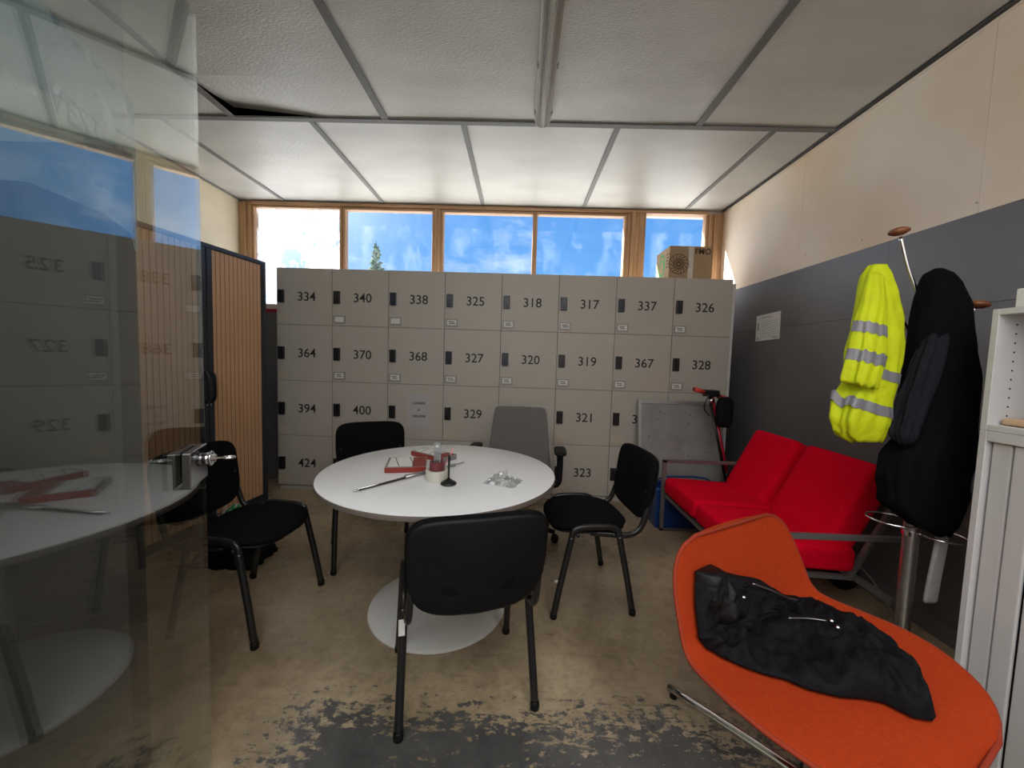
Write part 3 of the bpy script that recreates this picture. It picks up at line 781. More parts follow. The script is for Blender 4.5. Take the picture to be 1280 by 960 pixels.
# clear crumpled plastic bag
def crumple(nx, ny, w, d, h, seed, rough=1.0):
    b = bmesh.new(); V = {}
    for lvl in (0, 1):
        for i in range(nx+1):
            for j in range(ny+1):
                u_, v_ = i/nx*2-1, j/ny*2-1
                e = max(0, 1-max(abs(u_), abs(v_))**3)
                z = (h*e*(0.45+0.75*abs(fbm(u_*2.6+seed, v_*2.6, seed)) + 0.25*noise.cell(Vector((u_*4+seed, v_*4, 1)))) if lvl else 0.0)
                x = u_*w/2*(1+.10*fbm(u_*3, v_*3+seed, 1)); y = v_*d/2*(1+.10*fbm(u_*3+seed, v_*3, 5))
                if lvl and e <= 0: V[lvl, i, j] = V[0, i, j]; continue
                V[lvl, i, j] = b.verts.new((x, y, z+(0.0005 if lvl else 0)))
    for lvl in (0, 1):
        for i in range(nx):
            for j in range(ny):
                q = (V[lvl, i, j], V[lvl, i+1, j], V[lvl, i+1, j+1], V[lvl, i, j+1])
                try: b.faces.new(q)
                except ValueError: pass
    return b
m_film = glass_mat('clear_plastic_film', (0.96, 0.97, 0.97), r0=0.12, boost=1.4, rough=0.12, dirt=0.55, thresh=(.4, .65), dmin=0.08)
o = obj('plastic_bag', crumple(22, 22, .155, .13, .045, 3.3), m_film, None, loc=(-0.06, 1.86, TZ+.0006), rot=(0, 0, -.35))
tag(o, 'crumpled clear plastic bag on the right side of the table', 'bag')

# ================================================================== TAMBOUR CABINET LEFT
ca = math.radians(-6.2)   # rotated so its front runs along the left wall
tc_ = thing('tambour_cabinet', 'tall anthracite cabinet with beech roller shutters along left wall', 'cabinet', (-2.217, 3.398, 0), ca)
# local: front face looks +x, width along -y (0..-1.16), depth -x
CWD, CH, CD = 1.16, 2.10, 0.45
b = bmesh.new()
box((-CD, -0.018, 0), (0, 0, CH), .002, 1, b); box((-CD, -CWD, 0), (0, -CWD+.018, CH), .002, 1, b)
box((-CD, -CWD+.018, CH-.03), (0, -.018, CH), .002, 1, b); box((-CD, -CWD+.018, 0), (-.01, -.018, .07), .002, 1, b)
box((-CD, -CWD+.018, .07), (-CD+.01, -.018, CH-.03), 0, 1, b)
obj('cabinet_body', b, m_navy, tc_)
b = bmesh.new(); box((-.045, -.045, .07), (-.004, -.018, CH-.03), .001, 1, b); obj('stile', b, m_navy, tc_)
b = bmesh.new(); box((-.045, -CWD+.018, .07), (-.004, -CWD+.045, CH-.03), .001, 1, b); obj('stile', b, m_navy, tc_)
slat = box((-.012, -.0175, .072), (-.0, .0175, CH-.032), .007, 2); slat = make_mesh(slat, 'slat'); slat.materials.append(m_tambour)
mid = -CWD/2
for side in (0, 1):
    y0, y1 = ((-.046, mid+.055) if side == 0 else (mid-.055, -CWD+.046))
    n = int(abs(y1-y0)/0.037)
    sh = obj('roller_shutter', box((-.022, min(y0, y1), .072), (-.013, max(y0, y1), CH-.032)), m_tambour_dark, tc_)
    for k in range(n):
        yy = y0 + (y1-y0)*(k+.5)/n
        obj('slat', slat, None, sh, loc=(-.010, yy, 0))
    yh = mid+.027 if side == 0 else mid-.027
    hp = obj('handle_profile', box((-.022, yh-.024, .072), (.004, yh+.024, CH-.032), .004, 2), m_navy, tc_)
    obj('handle', tube(smooth_path([(.004, yh, .95), (.030, yh, .98), (.034, yh, 1.06), (.030, yh, 1.14), (.004, yh, 1.17)], 4), .007, 8, .012), m_dark, hp, smooth=True)
    obj('lock_cylinder', lathe([(0, .004), (.008, .004), (.009, 0)], 16), m_chrome, hp, loc=(.004, yh+.012 if side else yh-.012, 0.93), rot=(0, PI/2, 0))

# socket outlet low by the lockers
so = thing('wall_socket', 'white power socket low on the grey wall left of the lockers', 'socket', (-2.395, 3.98, 0.10))
obj('plate', box((-.045, -.012, 0), (.045, 0, .13), .005, 2), m_white_plastic, so)
obj('socket_ring', tube([(.026*math.cos(2*PI*k/20), -.0125, .055+.026*math.sin(2*PI*k/20)) for k in range(20)], .004, 6, closed=True), m_greyplastic, so, smooth=True)
obj('socket_holes', merge(lathe([(0, .001), (.005, .001), (.005, 0)], 10, loc=(-.010, 0, 0)), lathe([(0, .001), (.005, .001), (.005, 0)], 10, loc=(.010, 0, 0))), m_ink, so, loc=(0, -.012, .055), rot=(PI/2, 0, 0))

# bags on the floor by the cabinet
fb = thing('snack_bag', 'white and green plastic packet on floor behind the left chair', 'bag', (-2.125, 2.86, 0))
obj('packet', crumple(16, 14, .24, .20, .20, 8.1), m_white_plastic, fb, smooth=False)
obj('green_print', crumple(10, 8, .12, .10, .03, 2.2), m_green, fb, loc=(.03, -.02, .14), rot=(.3, .1, 0))
o = obj('backpack', crumple(18, 18, .42, .30, .17, 5.7), m_jacket, None, smooth=True, loc=(-1.80, 2.42, 0))
tag(o, 'slumped black bag on the floor under the left chair', 'bag')

# ================================================================== CEILING LAMP
lp = thing('ceiling_lamp', 'long batten light with clear ribbed cover on the ceiling', 'lamp', (0.105, 0, ZC-0.012))
y1 = 2.80
b = prism([(-.05, 0), (.05, 0), (.05, -.022), (.038, -.03), (-.038, -.03), (-.05, -.022)], 0, 1)
def along_y(outline, ya, yb):
    b = bmesh.new(); A = [b.verts.new((x, ya, z)) for x, z in outline]; B = [b.verts.new((x, yb, z)) for x, z in outline]
    n = len(outline); b.faces.new(A); b.faces.new(B[::-1])
    for i in range(n): b.faces.new((A[i], B[i], B[(i+1) % n], A[(i+1) % n]))
    return b
yA = 1.45
m_lamp_body = mat('lamp_housing', (0.62, 0.58, 0.52), 0.4, var=.05)
obj('housing', along_y([(-.055, 0), (.055, 0), (.055, -.02), (.048, -.028), (-.048, -.028), (-.055, -.02)], yA, y1), m_lamp_body, lp)
cov = [(.052, -.022)] + [((.050-.0022*(k % 2))*math.cos(PI*k/32), -.028-(.038-.0022*(k % 2))*math.sin(PI*k/32)) for k in range(33)] + [(-.052, -.022)]
cov2 = cov + [(x*.93, -.022+(z+.022)*.90) for x, z in cov[::-1]]
m_cover = glass_mat('clear_lamp_cover', (0.95, 0.93, 0.89), r0=0.05, boost=0.8, rough=0.25, dirt=.40, thresh=(.2, .8), dmin=.35)
obj('cover', along_y(cov2, yA+.01, y1-.004), m_cover, lp)
o = obj('end_cap', along_y(cov, y1-.006, y1), m_lamp_body, lp)
obj('tube_lamp', tube([(0, yA+.05, -.048), (0, y1-.05, -.048)], .010, 12), m_white_plastic, lp, smooth=True)
obj('reflector', along_y([(-.042, -.029), (.042, -.029), (.030, -.036), (-.030, -.036)], yA+.03, y1-.03), m_alu, lp)
for k in range(4):
    for s_ in (-1, 1):
        yy = y1-.10-k*.42
        obj('clip', box((s_*.055-.005, yy-.015, -.034), (s_*.055+.005, yy+.015, -.006), .002, 1), m_greyplastic, lp)

# ================================================================== RED SOFA
sf = thing('red_sofa', 'two seat red wool sofa on grey steel frame by the grey wall', 'sofa', (1.16, 2.43, 0), math.radians(0))
# local: x depth (0 front .. .62 back), y -0.62..0.62
def rail(pts, bm=None, r=.012, r_=.018): return tube(pts, r, 4, r_, bm, square=True)
for s_ in (-1, 1):
    yy = s_*.648
    b = bmesh.new()
    e = .012
    box((0, yy-e, 0), (.030, yy+e, .575), .002, 1, b)            # front post
    box((.655, yy-e, 0), (.685, yy+e, .552), .002, 1, b)            # rear post
    box((0, yy-e, .552), (.70, yy+e, .576), .002, 1, b)        # armrest bar
    box((0, yy-e, 0), (.685, yy+e, .022), .002, 1, b)
    obj('arm_frame', b, m_sofa_frame, sf)
b = bmesh.new()
for xx, zz in ((.035, .292), (.61, .262)):
    tube([(xx, -.648, zz), (xx, .648, zz)], .013, 4, .013, b, square=True)
for yy in (-.44, 0, .63): tube([(.02, yy, .287), (.58, yy, .262), (.80, yy, .70)], .012, 4, .012, b, square=True, upv=(0, 1, 0))
obj('seat_frame', b, m_sofa_frame, sf)
def cushion(w, d, t, M, name):
    b = bmesh.new()
    nx, ny = 10, 10
    b = pad(w, d, t, 16, 80, None, [(0.02, 1.0), (.4, 1.0), (.75, .99), (.92, .96), (.975, .84), (.995, .60), (1, .3), (1, -.5), (.99, -.8), (.96, -.97), (.6, -1), (0.02, -1)])
    bmesh.ops.transform(b, matrix=M, verts=b.verts[:])
    return obj(name, b, m_red, sf, smooth=True)
for yc_, yb_ in ((.365, .42), (-.185, -.145)):
    Ms = Matrix.Translation((.31, yc_, .368)) @ Matrix.Rotation(math.radians(3), 4, 'Y')
    cushion(.60, .543, .125, Ms, 'seat_cushion')
    Mb = Matrix.Translation((.660, yb_, .600)) @ Matrix.Rotation(math.radians(-63), 4, 'Y')
    cushion(.50, .475 if yb_ > 0 else .51, .135, Mb, 'back_cushion')

# ================================================================== LEANING BOARD, CRATE, HOSE, SCOOTER
lb = thing('leaning_board', 'grey framed panel leaning on the lockers behind the sofa', 'board', (1.10, 3.44, 0.0))
lb.rotation_euler = (math.radians(-9), 0, 0)
def fb_(lo, hi, n, m, bev=.002): return obj(n, box(lo, hi, bev, 1), m, lb)
BW, BH = .77, 1.01
fb_((0.03, .006, .03), (BW-.03, .016, BH-.03), 'panel', mat('stained_grey_panel', (0.30, 0.30, 0.29), 0.35, var=.2, vscale=5))
fb_((0, 0, 0), (.035, .028, BH), 'frame_stile', m_alu); fb_((BW-.035, 0, 0), (BW, .028, BH), 'frame_stile', m_alu)
fb_((.035, 0, BH-.035), (BW-.035, .028, BH), 'frame_rail', m_alu); fb_((.035, 0, 0), (BW-.035, .028, .035), 'frame_rail', m_alu)
rr = random.Random(5)
b = bmesh.new()
for k in range(14):
    x = rr.uniform(.08, BW-.08); z = rr.uniform(.45, BH-.08); lathe([(0, 0.001), (rr.uniform(.002, .006), .001), (.006, 0)], 8, b, (x, z, 0))
bmesh.ops.rotate(b, verts=b.verts[:], matrix=Matrix.Rotation(PI/2, 3, 'X'))
obj('stain_spots', b, m_brown_print, lb, loc=(0, .005, 0))
bx = thing('blue_crate', 'blue plastic crate on the floor between the sofa and leaning board', 'crate', (1.32, 3.22, 0))
b = bmesh.new()
w_, d_, h_ = .36, .20, .33
for lo, hi in (((-w_/2, -d_/2, 0), (w_/2, d_/2, .012)), ((-w_/2, -d_/2, .012), (-w_/2+.01, d_/2, h_)), ((w_/2-.01, -d_/2, .012), (w_/2, d_/2, h_)),
               ((-w_/2+.01, -d_/2, .012), (w_/2-.01, -d_/2+.01, h_)), ((-w_/2+.01, d_/2-.01, .012), (w_/2-.01, d_/2, h_))): box(lo, hi, .001, 1, b)
obj('crate_body', b, m_blue, bx)
b = bmesh.new()
tube([(sx_*(w_/2+.008), sy_*(d_/2+.008), h_-.01) for sx_, sy_ in ((-1, -1), (1, -1), (1, 1), (-1, 1))], .010, 6, closed=True, bm=b)
obj('crate_rim', b, m_blue, bx)
o = obj('blue_hose', tube(smooth_path([(-.17, 0, 0), (-.10, -.02, .05), (.05, 0, .055), (.18, .02, .05), (.30, .03, .02), (.34, .05, -.10), (.36, .05, -.32)], 6), .007, 8), m_blue, None, smooth=True, loc=(1.32, 3.22, .345))
tag(o, 'blue hose looped over the blue crate behind the sofa', 'hose')

sc = thing('kick_scooter', 'black and red kick scooter standing behind the sofa', 'scooter', (1.80, 3.17, 0), math.radians(12))
S0 = Vector((0, 0, .10)); S1 = Vector((-.152, .175, 1.09))
ax = (S1-S0).normalized()
obj('stem', tube([S0+ax*.10, S1], .021, 12), m_red_paint, sc, smooth=True)
obj('fork', tube([S0+Vector((0, 0, .0)), S0+ax*.20], .024, 10, .030), m_frame_black, sc, smooth=True)
obj('stem_back', tube([S0+ax*.30+Vector((-.018, -.012, 0)), S1+Vector((-.018, -.012, -.02))], .008, 8, .018), m_frame_black, sc, smooth=True)
obj('folding_latch', tube(smooth_path([S0+ax*.22+Vector((-.04, -.02, .0)), S0+ax*.26, S0+ax*.36+Vector((0, 0, .0))], 4), [.014]*4+[.026]*4+[.024], 10), m_frame_black, sc, smooth=True)
hd = Vector((.162, .004, -.040))
obj('handlebar', tube([S1-hd, S1+hd], .012, 10), m_frame_black, sc, smooth=True)
for s_ in (-1, 1):
    obj('grip', tube([S1+hd*s_*.42, S1+hd*s_*1.0], .019, 12), m_red_grip, sc, smooth=True)
    obj('brake_lever', tube(smooth_path([S1+hd*s_*.3+Vector((0, -.03, -.02)), S1+hd*s_*.5+Vector((0, -.06, -.03)), S1+hd*s_*.8+Vector((0, -.07, -.04))], 3), .005, 6), m_frame_black, sc, smooth=True)
b = box((-.05, -.05, -.02), (.05, .04, .035), .01, 2); bmesh.ops.translate(b, verts=b.verts[:], vec=S1)
obj('display', b, m_frame_black, sc)
obj('cable', tube(smooth_path([S1+Vector((-.03, -.05, .0)), S1+Vector((-.09, -.07, -.04)), S1+Vector((-.09, -.05, -.12)), S1+Vector((-.02, -.03, -.18))], 5), .005, 6), m_frame_black, sc, smooth=True)
obj('head_lamp', lathe([(0, .02), (.018, .018), (.022, 0), (.018, -.02), (0, -.02)], 16), m_chrome, sc, smooth=True, loc=S1+Vector((-.035, -.055, -.05)), rot=(PI/2, 0, 0))
dk = box((.02, -.78, .085), (.16, -.10, .12), .012, 2); obj('deck', dk, m_frame_black, sc)
for yy in (0.0, -.84):
    w_ = obj('wheel', lathe([(.03, -.02), (.085, -.022), (.10, -.012), (.10, .012), (.085, .022), (.03, .02)], 28), m_shell_black, sc, smooth=True, loc=(.03 if yy < -.1 else 0.0, yy, .10), rot=(0, PI/2, 0))
tg = thing('handlebar_bag', 'small black bag hanging on the scooter stem under the handlebar', 'bag', (1.69, 3.215, .83))
b = pad(.125, .25, .075, 3.5, 32, lambda p: (p[0], -p[2], p[1]+.12))
obj('bag_body', b, m_jacket, tg, smooth=True)
obj('strap', tube(smooth_path([(-.03, 0, .22), (-.04, -.0, .255), (-.05, .02, .245), (-.03, .03, .21)], 4), .006, 6), m_jacket_trim, tg, smooth=True)

# ================================================================== NOTICE ON THE GREY WALL
nt_ = thing('wall_notice', 'white printed notice taped on the grey wall above sofa', 'notice', (XR-.0042, 3.49, 1.68))
nt_.rotation_euler = (math.radians(-2), 0, 0)
obj('sheet', box((-.0015, -.165, -.115), (0, .165, .115)), m_card, nt_)
b = bmesh.new()
rr = random.Random(9)
for k in range(8):
    z = .045-k*.019
    box((-.0022, -.14, z), (-.0014, .095-rr.uniform(0, .02), z+.003), 0, 1, b)
box((-.0022, -.04, .085), (-.0014, .08, .092), 0, 1, b); box((-.0022, .125, -.02), (-.0014, .145, .045), 0, 1, b)
box((-.0022, -.145, -.105), (-.0014, -.075, -.095), 0, 1, b); box((-.0022, .12, -.105), (-.0014, .142, -.085), 0, 1, b)
obj('printed_text', b, m_greyplastic, nt_)

# ================================================================== COAT STAND
CX, CY = 1.635, 1.60
cs = thing('coat_stand', 'chrome coat stand with wooden knobs right of the sofa', 'coat stand', (CX, CY, 0))
o = obj('pole', lathe([(.001, .03), (.026, .03), (.026, 1.40), (.022, 1.43), (.012, 1.45), (.001, 1.452)], 28), m_steel, cs); auto_smooth(o)
knobs = [(-.155, 0.01, 1.885), (.112, -.05, 1.60), (-.235, .02, 1.74), (-.035, -.03, 1.70)]
arms = [[(-.01, 0, 1.42), (-.055, .0, 1.60), (-.110, .005, 1.74), (-.148, .01, 1.865)], [(.02, 0, 1.40), (.06, -.02, 1.46), (.09, -.035, 1.53), (.108, -.045, 1.59)],
        [(-.01, .01, 1.40), (-.06, .02, 1.48), (-.14, .02, 1.60), (-.225, .02, 1.725)], [(.0, .01, 1.40), (.0, .0, 1.5), (-.02, -.02, 1.60), (-.033, -.03, 1.685)]]
for a_, kz in zip(arms, knobs):
    ar = obj('arm', tube(smooth_path(a_, 5), .0075, 10), m_chrome, cs, smooth=True)
    k_ = lathe([(.001, -.014), (.016, -.013), (.032, -.004), (.034, .003), (.026, .012), (.010, .017), (.001, .018)], 24)
    kd = Vector(a_[-1])-Vector(a_[-2]); q = kd.to_track_quat('Z', 'Y').to_euler()
    obj('knob', k_, m_knob, ar, smooth=True, loc=kz, rot=(q.x*.5, q.y*.6, q.z))
for s_, zc_, xc in ((-1, .735, -.105), (1, .675, .10)):
    obj('umbrella_ring', tube([(xc+.078*math.cos(2*PI*k/36), -.02+.078*math.sin(2*PI*k/36), zc_) for k in range(36)], .004, 8, closed=True), m_chrome, cs, smooth=True)
obj('ring_collar', lathe([(.027, .72), (.030, .72), (.030, .75), (.027, .75)], 24), m_chrome, cs)
obj('ring_collar', lathe([(.027, .665), (.030, .665), (.030, .685), (.027, .685)], 24), m_chrome, cs)
for k in range(4):
    a = 2*PI*k/4+.5
    obj('foot', tube(smooth_path([(.0, 0, .06), (.10*math.cos(a), .10*math.sin(a), .05), (.165*math.cos(a), .165*math.sin(a), .012)], 4), .012, 8, .010), m_steel, cs, smooth=True)
um = thing('folded_umbrella', 'narrow pale grey folded umbrella sleeve in the coat stand ring', 'umbrella', (CX+.085, CY-.035, 0.40))
b = loft([[Vector((x*w_+dx, y*dd, z)) for x, y in superellipse(1, 1, 7, 24)] for z, w_, dd, dx in ((0, .040, .012, -.022), (.012, .050, .014, -.018), (.10, .046, .016, -.012), (.22, .042, .018, 0), (.30, .040, .018, .004), (.33, .040, .018, .006))])
obj('sleeve', b, mat('pale_grey_nylon', (0.50, 0.50, 0.50), .6, var=.15, vscale=30), um, smooth=True)
obj('handle', box((-.016, -.012, .33), (.026, .012, .35), .004, 1), m_frame_black, um)

def garment(rows, seg=64, fold=0.014, nf=5, seed=0, n=2.2, hem=0.0):
    """rows: (z, cx, cy, rx, ry, foldscale)"""
    zs = [r[0] for r in rows]; z0, z1 = zs[0], zs[-1]; rings = []
    steps = 54
    for k in range(steps+1):
        z = z0+(z1-z0)*k/steps
        tab = sorted(rows, key=lambda r: r[0])
        cx, cy, rx, ry, fs = lerp_table(tab, z)
        ring_ = []
        for i in range(seg):
            t = 2*PI*i/seg; c, s = math.cos(t), math.sin(t)
            ph = nf*t+1.3*math.sin(z*3+seed)+seed
            f = 1+fold*fs*(math.sin(ph)+.5*math.sin(2.3*ph+z*5))/max(rx, .03)*.5 + .20*fbm(c*1.2+seed, s*1.2, z*3.0)*fs + .16*(abs(fbm(c*1.8+z*2+seed, s*1.8, z*4.5))-.25)*fs
            ring_.append(Vector((cx+rx*f*math.copysign(abs(c)**(2/n), c), cy+ry*f*math.copysign(abs(s)**(2/n), s), z+hem*rx*c+.02*fbm(c*2, s*2, seed)*fs)))
        rings.append(ring_)
    return rings

# high-visibility jacket, origin at the stand
# photo outline mapped to the stand's plane
hv = thing('high_visibility_jacket', 'yellow high visibility jacket with grey bands on coat stand', 'jacket', (CX, CY, 0))
S_ = CY/1.6
body_rows = [(1.060, -.270, -.05, .060, .030, .8), (1.085, -.290, -.05, .088, .040, 1.0), (1.14, -.295, -.05, .098, .055, 1.0), (1.22, -.285, -.045, .092, .060, 1.0), (1.30, -.255, -.04, .085, .060, .9), (1.42, -.240, -.03, .085, .060, .8),
             (1.53, -.230, -.02, .080, .058, .7), (1.63, -.233, -.01, .067, .050, .5), (1.71, -.236, .0, .052, .040, .2), (1.75, -.236, .0, .030, .026, .1)]
R1 = garment(body_rows, seed=1.0)
obj('jacket_body', loft(R1), m_hivis, hv, smooth=True)
slv_rows = [(1.278, -.343, -.095, .054, .030, 1.0), (1.290, -.342, -.095, .058, .034, 1.0), (1.34, -.335, -.095, .058, .038, .8),
            (1.42, -.320, -.090, .053, .036, .7), (1.51, -.310, -.075, .047, .034, .5), (1.60, -.290, -.06, .040, .030, .3), (1.70, -.265, -.03, .028, .02, .2), (1.73, -.25, -.01, .012, .01, .1)]
R2 = garment(slv_rows, seed=4.0, hem=-.25)
obj('sleeve', loft(R2), m_hivis, hv, smooth=True)
def band(rows, seed, za, zb, name, mm, parent, off=.0025, slant=0.0):
    rr_ = garment(rows, seed=seed, hem=-.25 if seed == 4.0 else 0.0); sel = [r for r in rr_ if za <= sum(p.z for p in r)/len(r) <= zb]
    out_ = []
    for r in sel:
        c = sum(r, Vector())/len(r)
        out_.append([p+(p-c).normalized()*off+Vector((0, 0, slant*(p.x-c.x))) for p in r])
    return obj(name, loft(out_, cap=False), mm, parent, smooth=True)
band(slv_rows, 4.0, 1.465, 1.515, 'reflective_band', m_reflect, hv)
band(slv_rows, 4.0, 1.355, 1.408, 'reflective_band', m_reflect, hv)
band(body_rows, 1.0, 1.295, 1.345, 'reflective_band', m_reflect, hv, slant=-.3)
band(body_rows, 1.0, 1.17, 1.215, 'reflective_band', m_reflect, hv, slant=-.3)
# black coat
bc = thing('black_coat', 'long black coat hanging on the right of the coat stand', 'coat', (CX, CY, 0))
coat_rows = [(.695, .06, -.05, .030, .03, .6), (.74, .015, -.05, .095, .05, .8), (.82, -.030, -.05, .155, .065, .9), (.91, -.030, -.05, .158, .075, .9), (1.0, -.02, -.05, .148, .08, .8), (1.08, .0, -.05, .127, .08, .7), (1.17, .0, -.05, .120, .08, .7), (1.35, -.004, -.05, .115, .078, .6), (1.475, -.012, -.05, .108, .07, .5),
             (1.60, -.015, -.045, .090, .062, .3), (1.68, -.028, -.04, .064, .05, .2), (1.72, -.034, -.035, .042, .035, .1), (1.735, -.034, -.035, .015, .012, 0)]
obj('coat_body', loft(garment(coat_rows, seed=8.0, nf=5)), m_coat, bc, smooth=True)
slv2 = [(1.065, -.168, -.10, .022, .02, .5), (1.095, -.168, -.10, .040, .032, .7), (1.20, -.145, -.10, .048, .036, .8), (1.35, -.108, -.10, .048, .034, .7), (1.45, -.075, -.09, .040, .030, .5), (1.53, -.05, -.075, .025, .02, .2)]
obj('sleeve', loft(garment(slv2, seed=2.0)), mat('charcoal_fleece', (0.016, 0.016, 0.022), .95, var=.3, vscale=60, spec=.1), bc, smooth=True)

# loose cable by the wall
o = obj('floor_cable', tube(smooth_path([(XR-.03, 2.50, .10), (XR-.03, 2.42, .125), (XR-.03, 2.33, .115), (XR-.028, 2.22, .05), (XR-.04, 2.16, .008), (XR-.10, 2.05, .006)], 6), .005, 8), m_holder, None, smooth=True)
tag(o, 'thin grey cable drooping along the foot of the grey wall', 'cable')

# ================================================================== ORANGE SWIVEL CHAIR
OCX, OCY, OCR = 0.942, 1.110, math.radians(210)
oc2 = thing('orange_lounge_chair', 'orange wool swivel chair with black jacket lying on it', 'chair', (OCX, OCY, 0), OCR)
prof_ = smooth_path([(0, .285, .405), (0, .235, .440), (0, .10, .446), (0, -.08, .432), (0, -.19, .438), (0, -.245, .480), (0, -.275, .56), (0, -.305, .67), (0, -.328, .775)], 6)
cum = [0.0]
for a, b_ in zip(prof_[:-1], prof_[1:]): cum.append(cum[-1]+(b_-a).length)
def prof_at(s):
    s = max(0, min(1, s))*cum[-1]
    for i in range(len(cum)-1):
        if s <= cum[i+1]:
            t = (s-cum[i])/(cum[i+1]-cum[i]); return prof_[i].lerp(prof_[i+1], t), (prof_[i+1]-prof_[i]).normalized()
    return prof_[-1], (prof_[-1]-prof_[-2]).normalized()
Wt = [(0, .33), (.10, .372), (.20, .396), (.30, .402), (.40, .396), (.50, .384), (.60, .372), (.70, .363), (.80, .355), (.90, .344), (1.0, .330)]
def shell(u_, b_, off=0.0):
    """u_ -1..1 across, b_ -1..1 front to top"""
    s = (b_+1)/2; p, d_ = prof_at(s)
    e = (1-min(1, abs(b_))**4.0)**(1/4.0) if b_ < 0 else (1-min(1, abs(b_))**7.0)**(1/5.0)
    hw = lerp_table(Wt, s)[0]*max(e, .0)
    nrm = Vector((0, d_.z, -d_.y))
    lift = .045*abs(u_)**3*(.35+.65*math.sin(PI*max(0, min(1, s)))**1.5)
    side = Vector((-u_*abs(u_)*.35, 0, 0))
    q = Vector((u_*hw, p.y, p.z)) + nrm*(lift+off) + side*off
    return q
def shell_mesh(th_front, th_back, shrink=1.0):
    NU, NB = 28, 44; b = bmesh.new(); V = {}
    for lvl in (0, 1):
        for i in range(NU+1):
            for j in range(NB+1):
                u_ = math.sin((i/NU-.5)*PI)*.999; b_ = math.sin((j/NB-.5)*PI)*.9995
                ed = (max(0, 1-abs(u_)**5))**.5*(max(0, 1-abs(b_)**8))**.5
                o_ = th_front*ed if lvl == 0 else -th_back*(.25+.75*ed)
                V[lvl, i, j] = b.verts.new(shell(u_*shrink, b_*shrink, o_))
    for lvl in (0, 1):
        for i in range(NU):
            for j in range(NB): b.faces.new((V[lvl, i, j], V[lvl, i+1, j], V[lvl, i+1, j+1], V[lvl, i, j+1]))
    for i in range(NU):
        for j in (0, NB): b.faces.new((V[0, i, j], V[0, i+1, j], V[1, i+1, j], V[1, i, j]))
    for j in range(NB):
        for i in (0, NU): b.faces.new((V[0, i, j], V[0, i, j+1], V[1, i, j+1], V[1, i, j]))
    bmesh.ops.remove_doubles(b, verts=b.verts[:], dist=1e-5)
    return b
obj('shell', shell_mesh(.009, .030), m_orange, oc2, smooth=True)
rim = [shell(1.0, -.985+1.97*k/48, -.004) for k in range(49)] + [shell(-1.0, .985-1.97*k/48, -.004) for k in range(49)]
obj('piping', tube(rim, .0065, 6, closed=True), m_orange_dark, oc2, smooth=True)
# base: column and four chrome legs
o = obj('column', lathe([(.022, .055), (.022, .30), (.03, .31), (.03, .36), (.10, .372), (.12, .385), (.12, .40)], 24), m_chrome, oc2, smooth=True)
for k in range(4):
    a = math.radians(-84+90*k)   # chosen so one leg points to the far left
    pts = smooth_path([(0, 0, .075), (.12*math.cos(a), .12*math.sin(a), .072), (.50*math.cos(a), .50*math.sin(a), .030)], 4)
    lg = obj('base_leg', tube(pts, .017, 12, .014), m_chrome, oc2, smooth=True)
    obj('glide', lathe([(.012, 0), (.014, .002), (.014, .016), (.008, .02)], 14), m_shell_black, lg, loc=(.48*math.cos(a), .48*math.sin(a), 0))
obj('tilt_cable', tube(smooth_path([(.14, .02, .36), (.17, .02, .30), (.15, .01, .22), (.06, .0, .16)], 5), .004, 6), m_shell_black, oc2, smooth=True)

# black jacket lying over chair: follows seat and back
jk = thing('black_jacket', 'black jacket with zips thrown over the orange chair', 'jacket', (OCX, OCY, 0), OCR)
# outline in shell parameters (b from front to back, u range)
JT = [(-.72, -.10, -.22), (-.66, .00, -.36), (-.58, .08, -.50), (-.45, .28, -.68), (-.20, .44, -.82), (.02, .62, -.86), (.20, .80, -.80), (.34, .86, -.52), (.52, .84, -.20), (.64, .80, .20), (.72, .76, .50)]
def jacket_mesh(lo_b, hi_b, amp, base, seed, tab=JT):
    NU, NB = 40, 60; b = bmesh.new(); V = {}
    for lvl in (0, 1):
        for j in range(NB+1):
            b_ = lo_b+(hi_b-lo_b)*j/NB; ul, ur = lerp_table(tab, b_)
            for i in range(NU+1):
                w_ = i/NU; w2 = .5-.5*math.cos(PI*w_)
                u_ = ul+(ur-ul)*w2
                u_ += .035*fbm(b_*5, seed)*abs(2*w2-1)
                e = (max(0, 1-abs(2*w2-1)**3.5))**.5*(max(0, 1-abs(2*j/NB-1)**8))**.5
                if lvl == 0:
                    rdg = 1-abs(fbm(u_*2.4+b_*1.6+seed, b_*1.2-u_*.8, seed, 2))*2.2
                    rdg2 = 1-abs(fbm(u_*6+b_*4, b_*5-u_*3, seed+4, 3))*2.0
                    h = base*e+amp*e*(.65*max(0, rdg)+.28*rdg2)
                    h = max(h, .004)
                else: h = .0
                V[lvl, i, j] = b.verts.new(shell(u_, b_, .020+h))
    for lvl in (0, 1):
        for i in range(NU):
            for j in range(NB): b.faces.new((V[lvl, i, j], V[lvl, i+1, j], V[lvl, i+1, j+1], V[lvl, i, j+1]))
    for i in range(NU):
        for j in (0, NB): b.faces.new((V[0, i, j], V[0, i+1, j], V[1, i+1, j], V[1, i, j]))
    for j in range(NB):
        for i in (0, NU): b.faces.new((V[0, i, j], V[0, i, j+1], V[1, i, j+1], V[1, i, j]))
    return b
obj('jacket_body', jacket_mesh(-.72, .72, .070, .030, 1.7), m_jacket, jk, smooth=True)
JS = [(-.78, -.08, -.16), (-.72, .0, -.26), (-.62, .05, -.38), (-.40, .02, -.44), (-.10, -.08, -.56), (.10, -.22, -.66)]
obj('sleeve', jacket_mesh(-.78, .10, .060, .055, 6.3, JS), m_jacket, jk, smooth=True)
JC = [(.36, .62, .20), (.50, .74, .30), (.62, .78, .44), (.76, .80, .52)]
obj('collar', jacket_mesh(.36, .76, .035, .055, 9.3, JC), m_jacket_trim, jk, smooth=True)
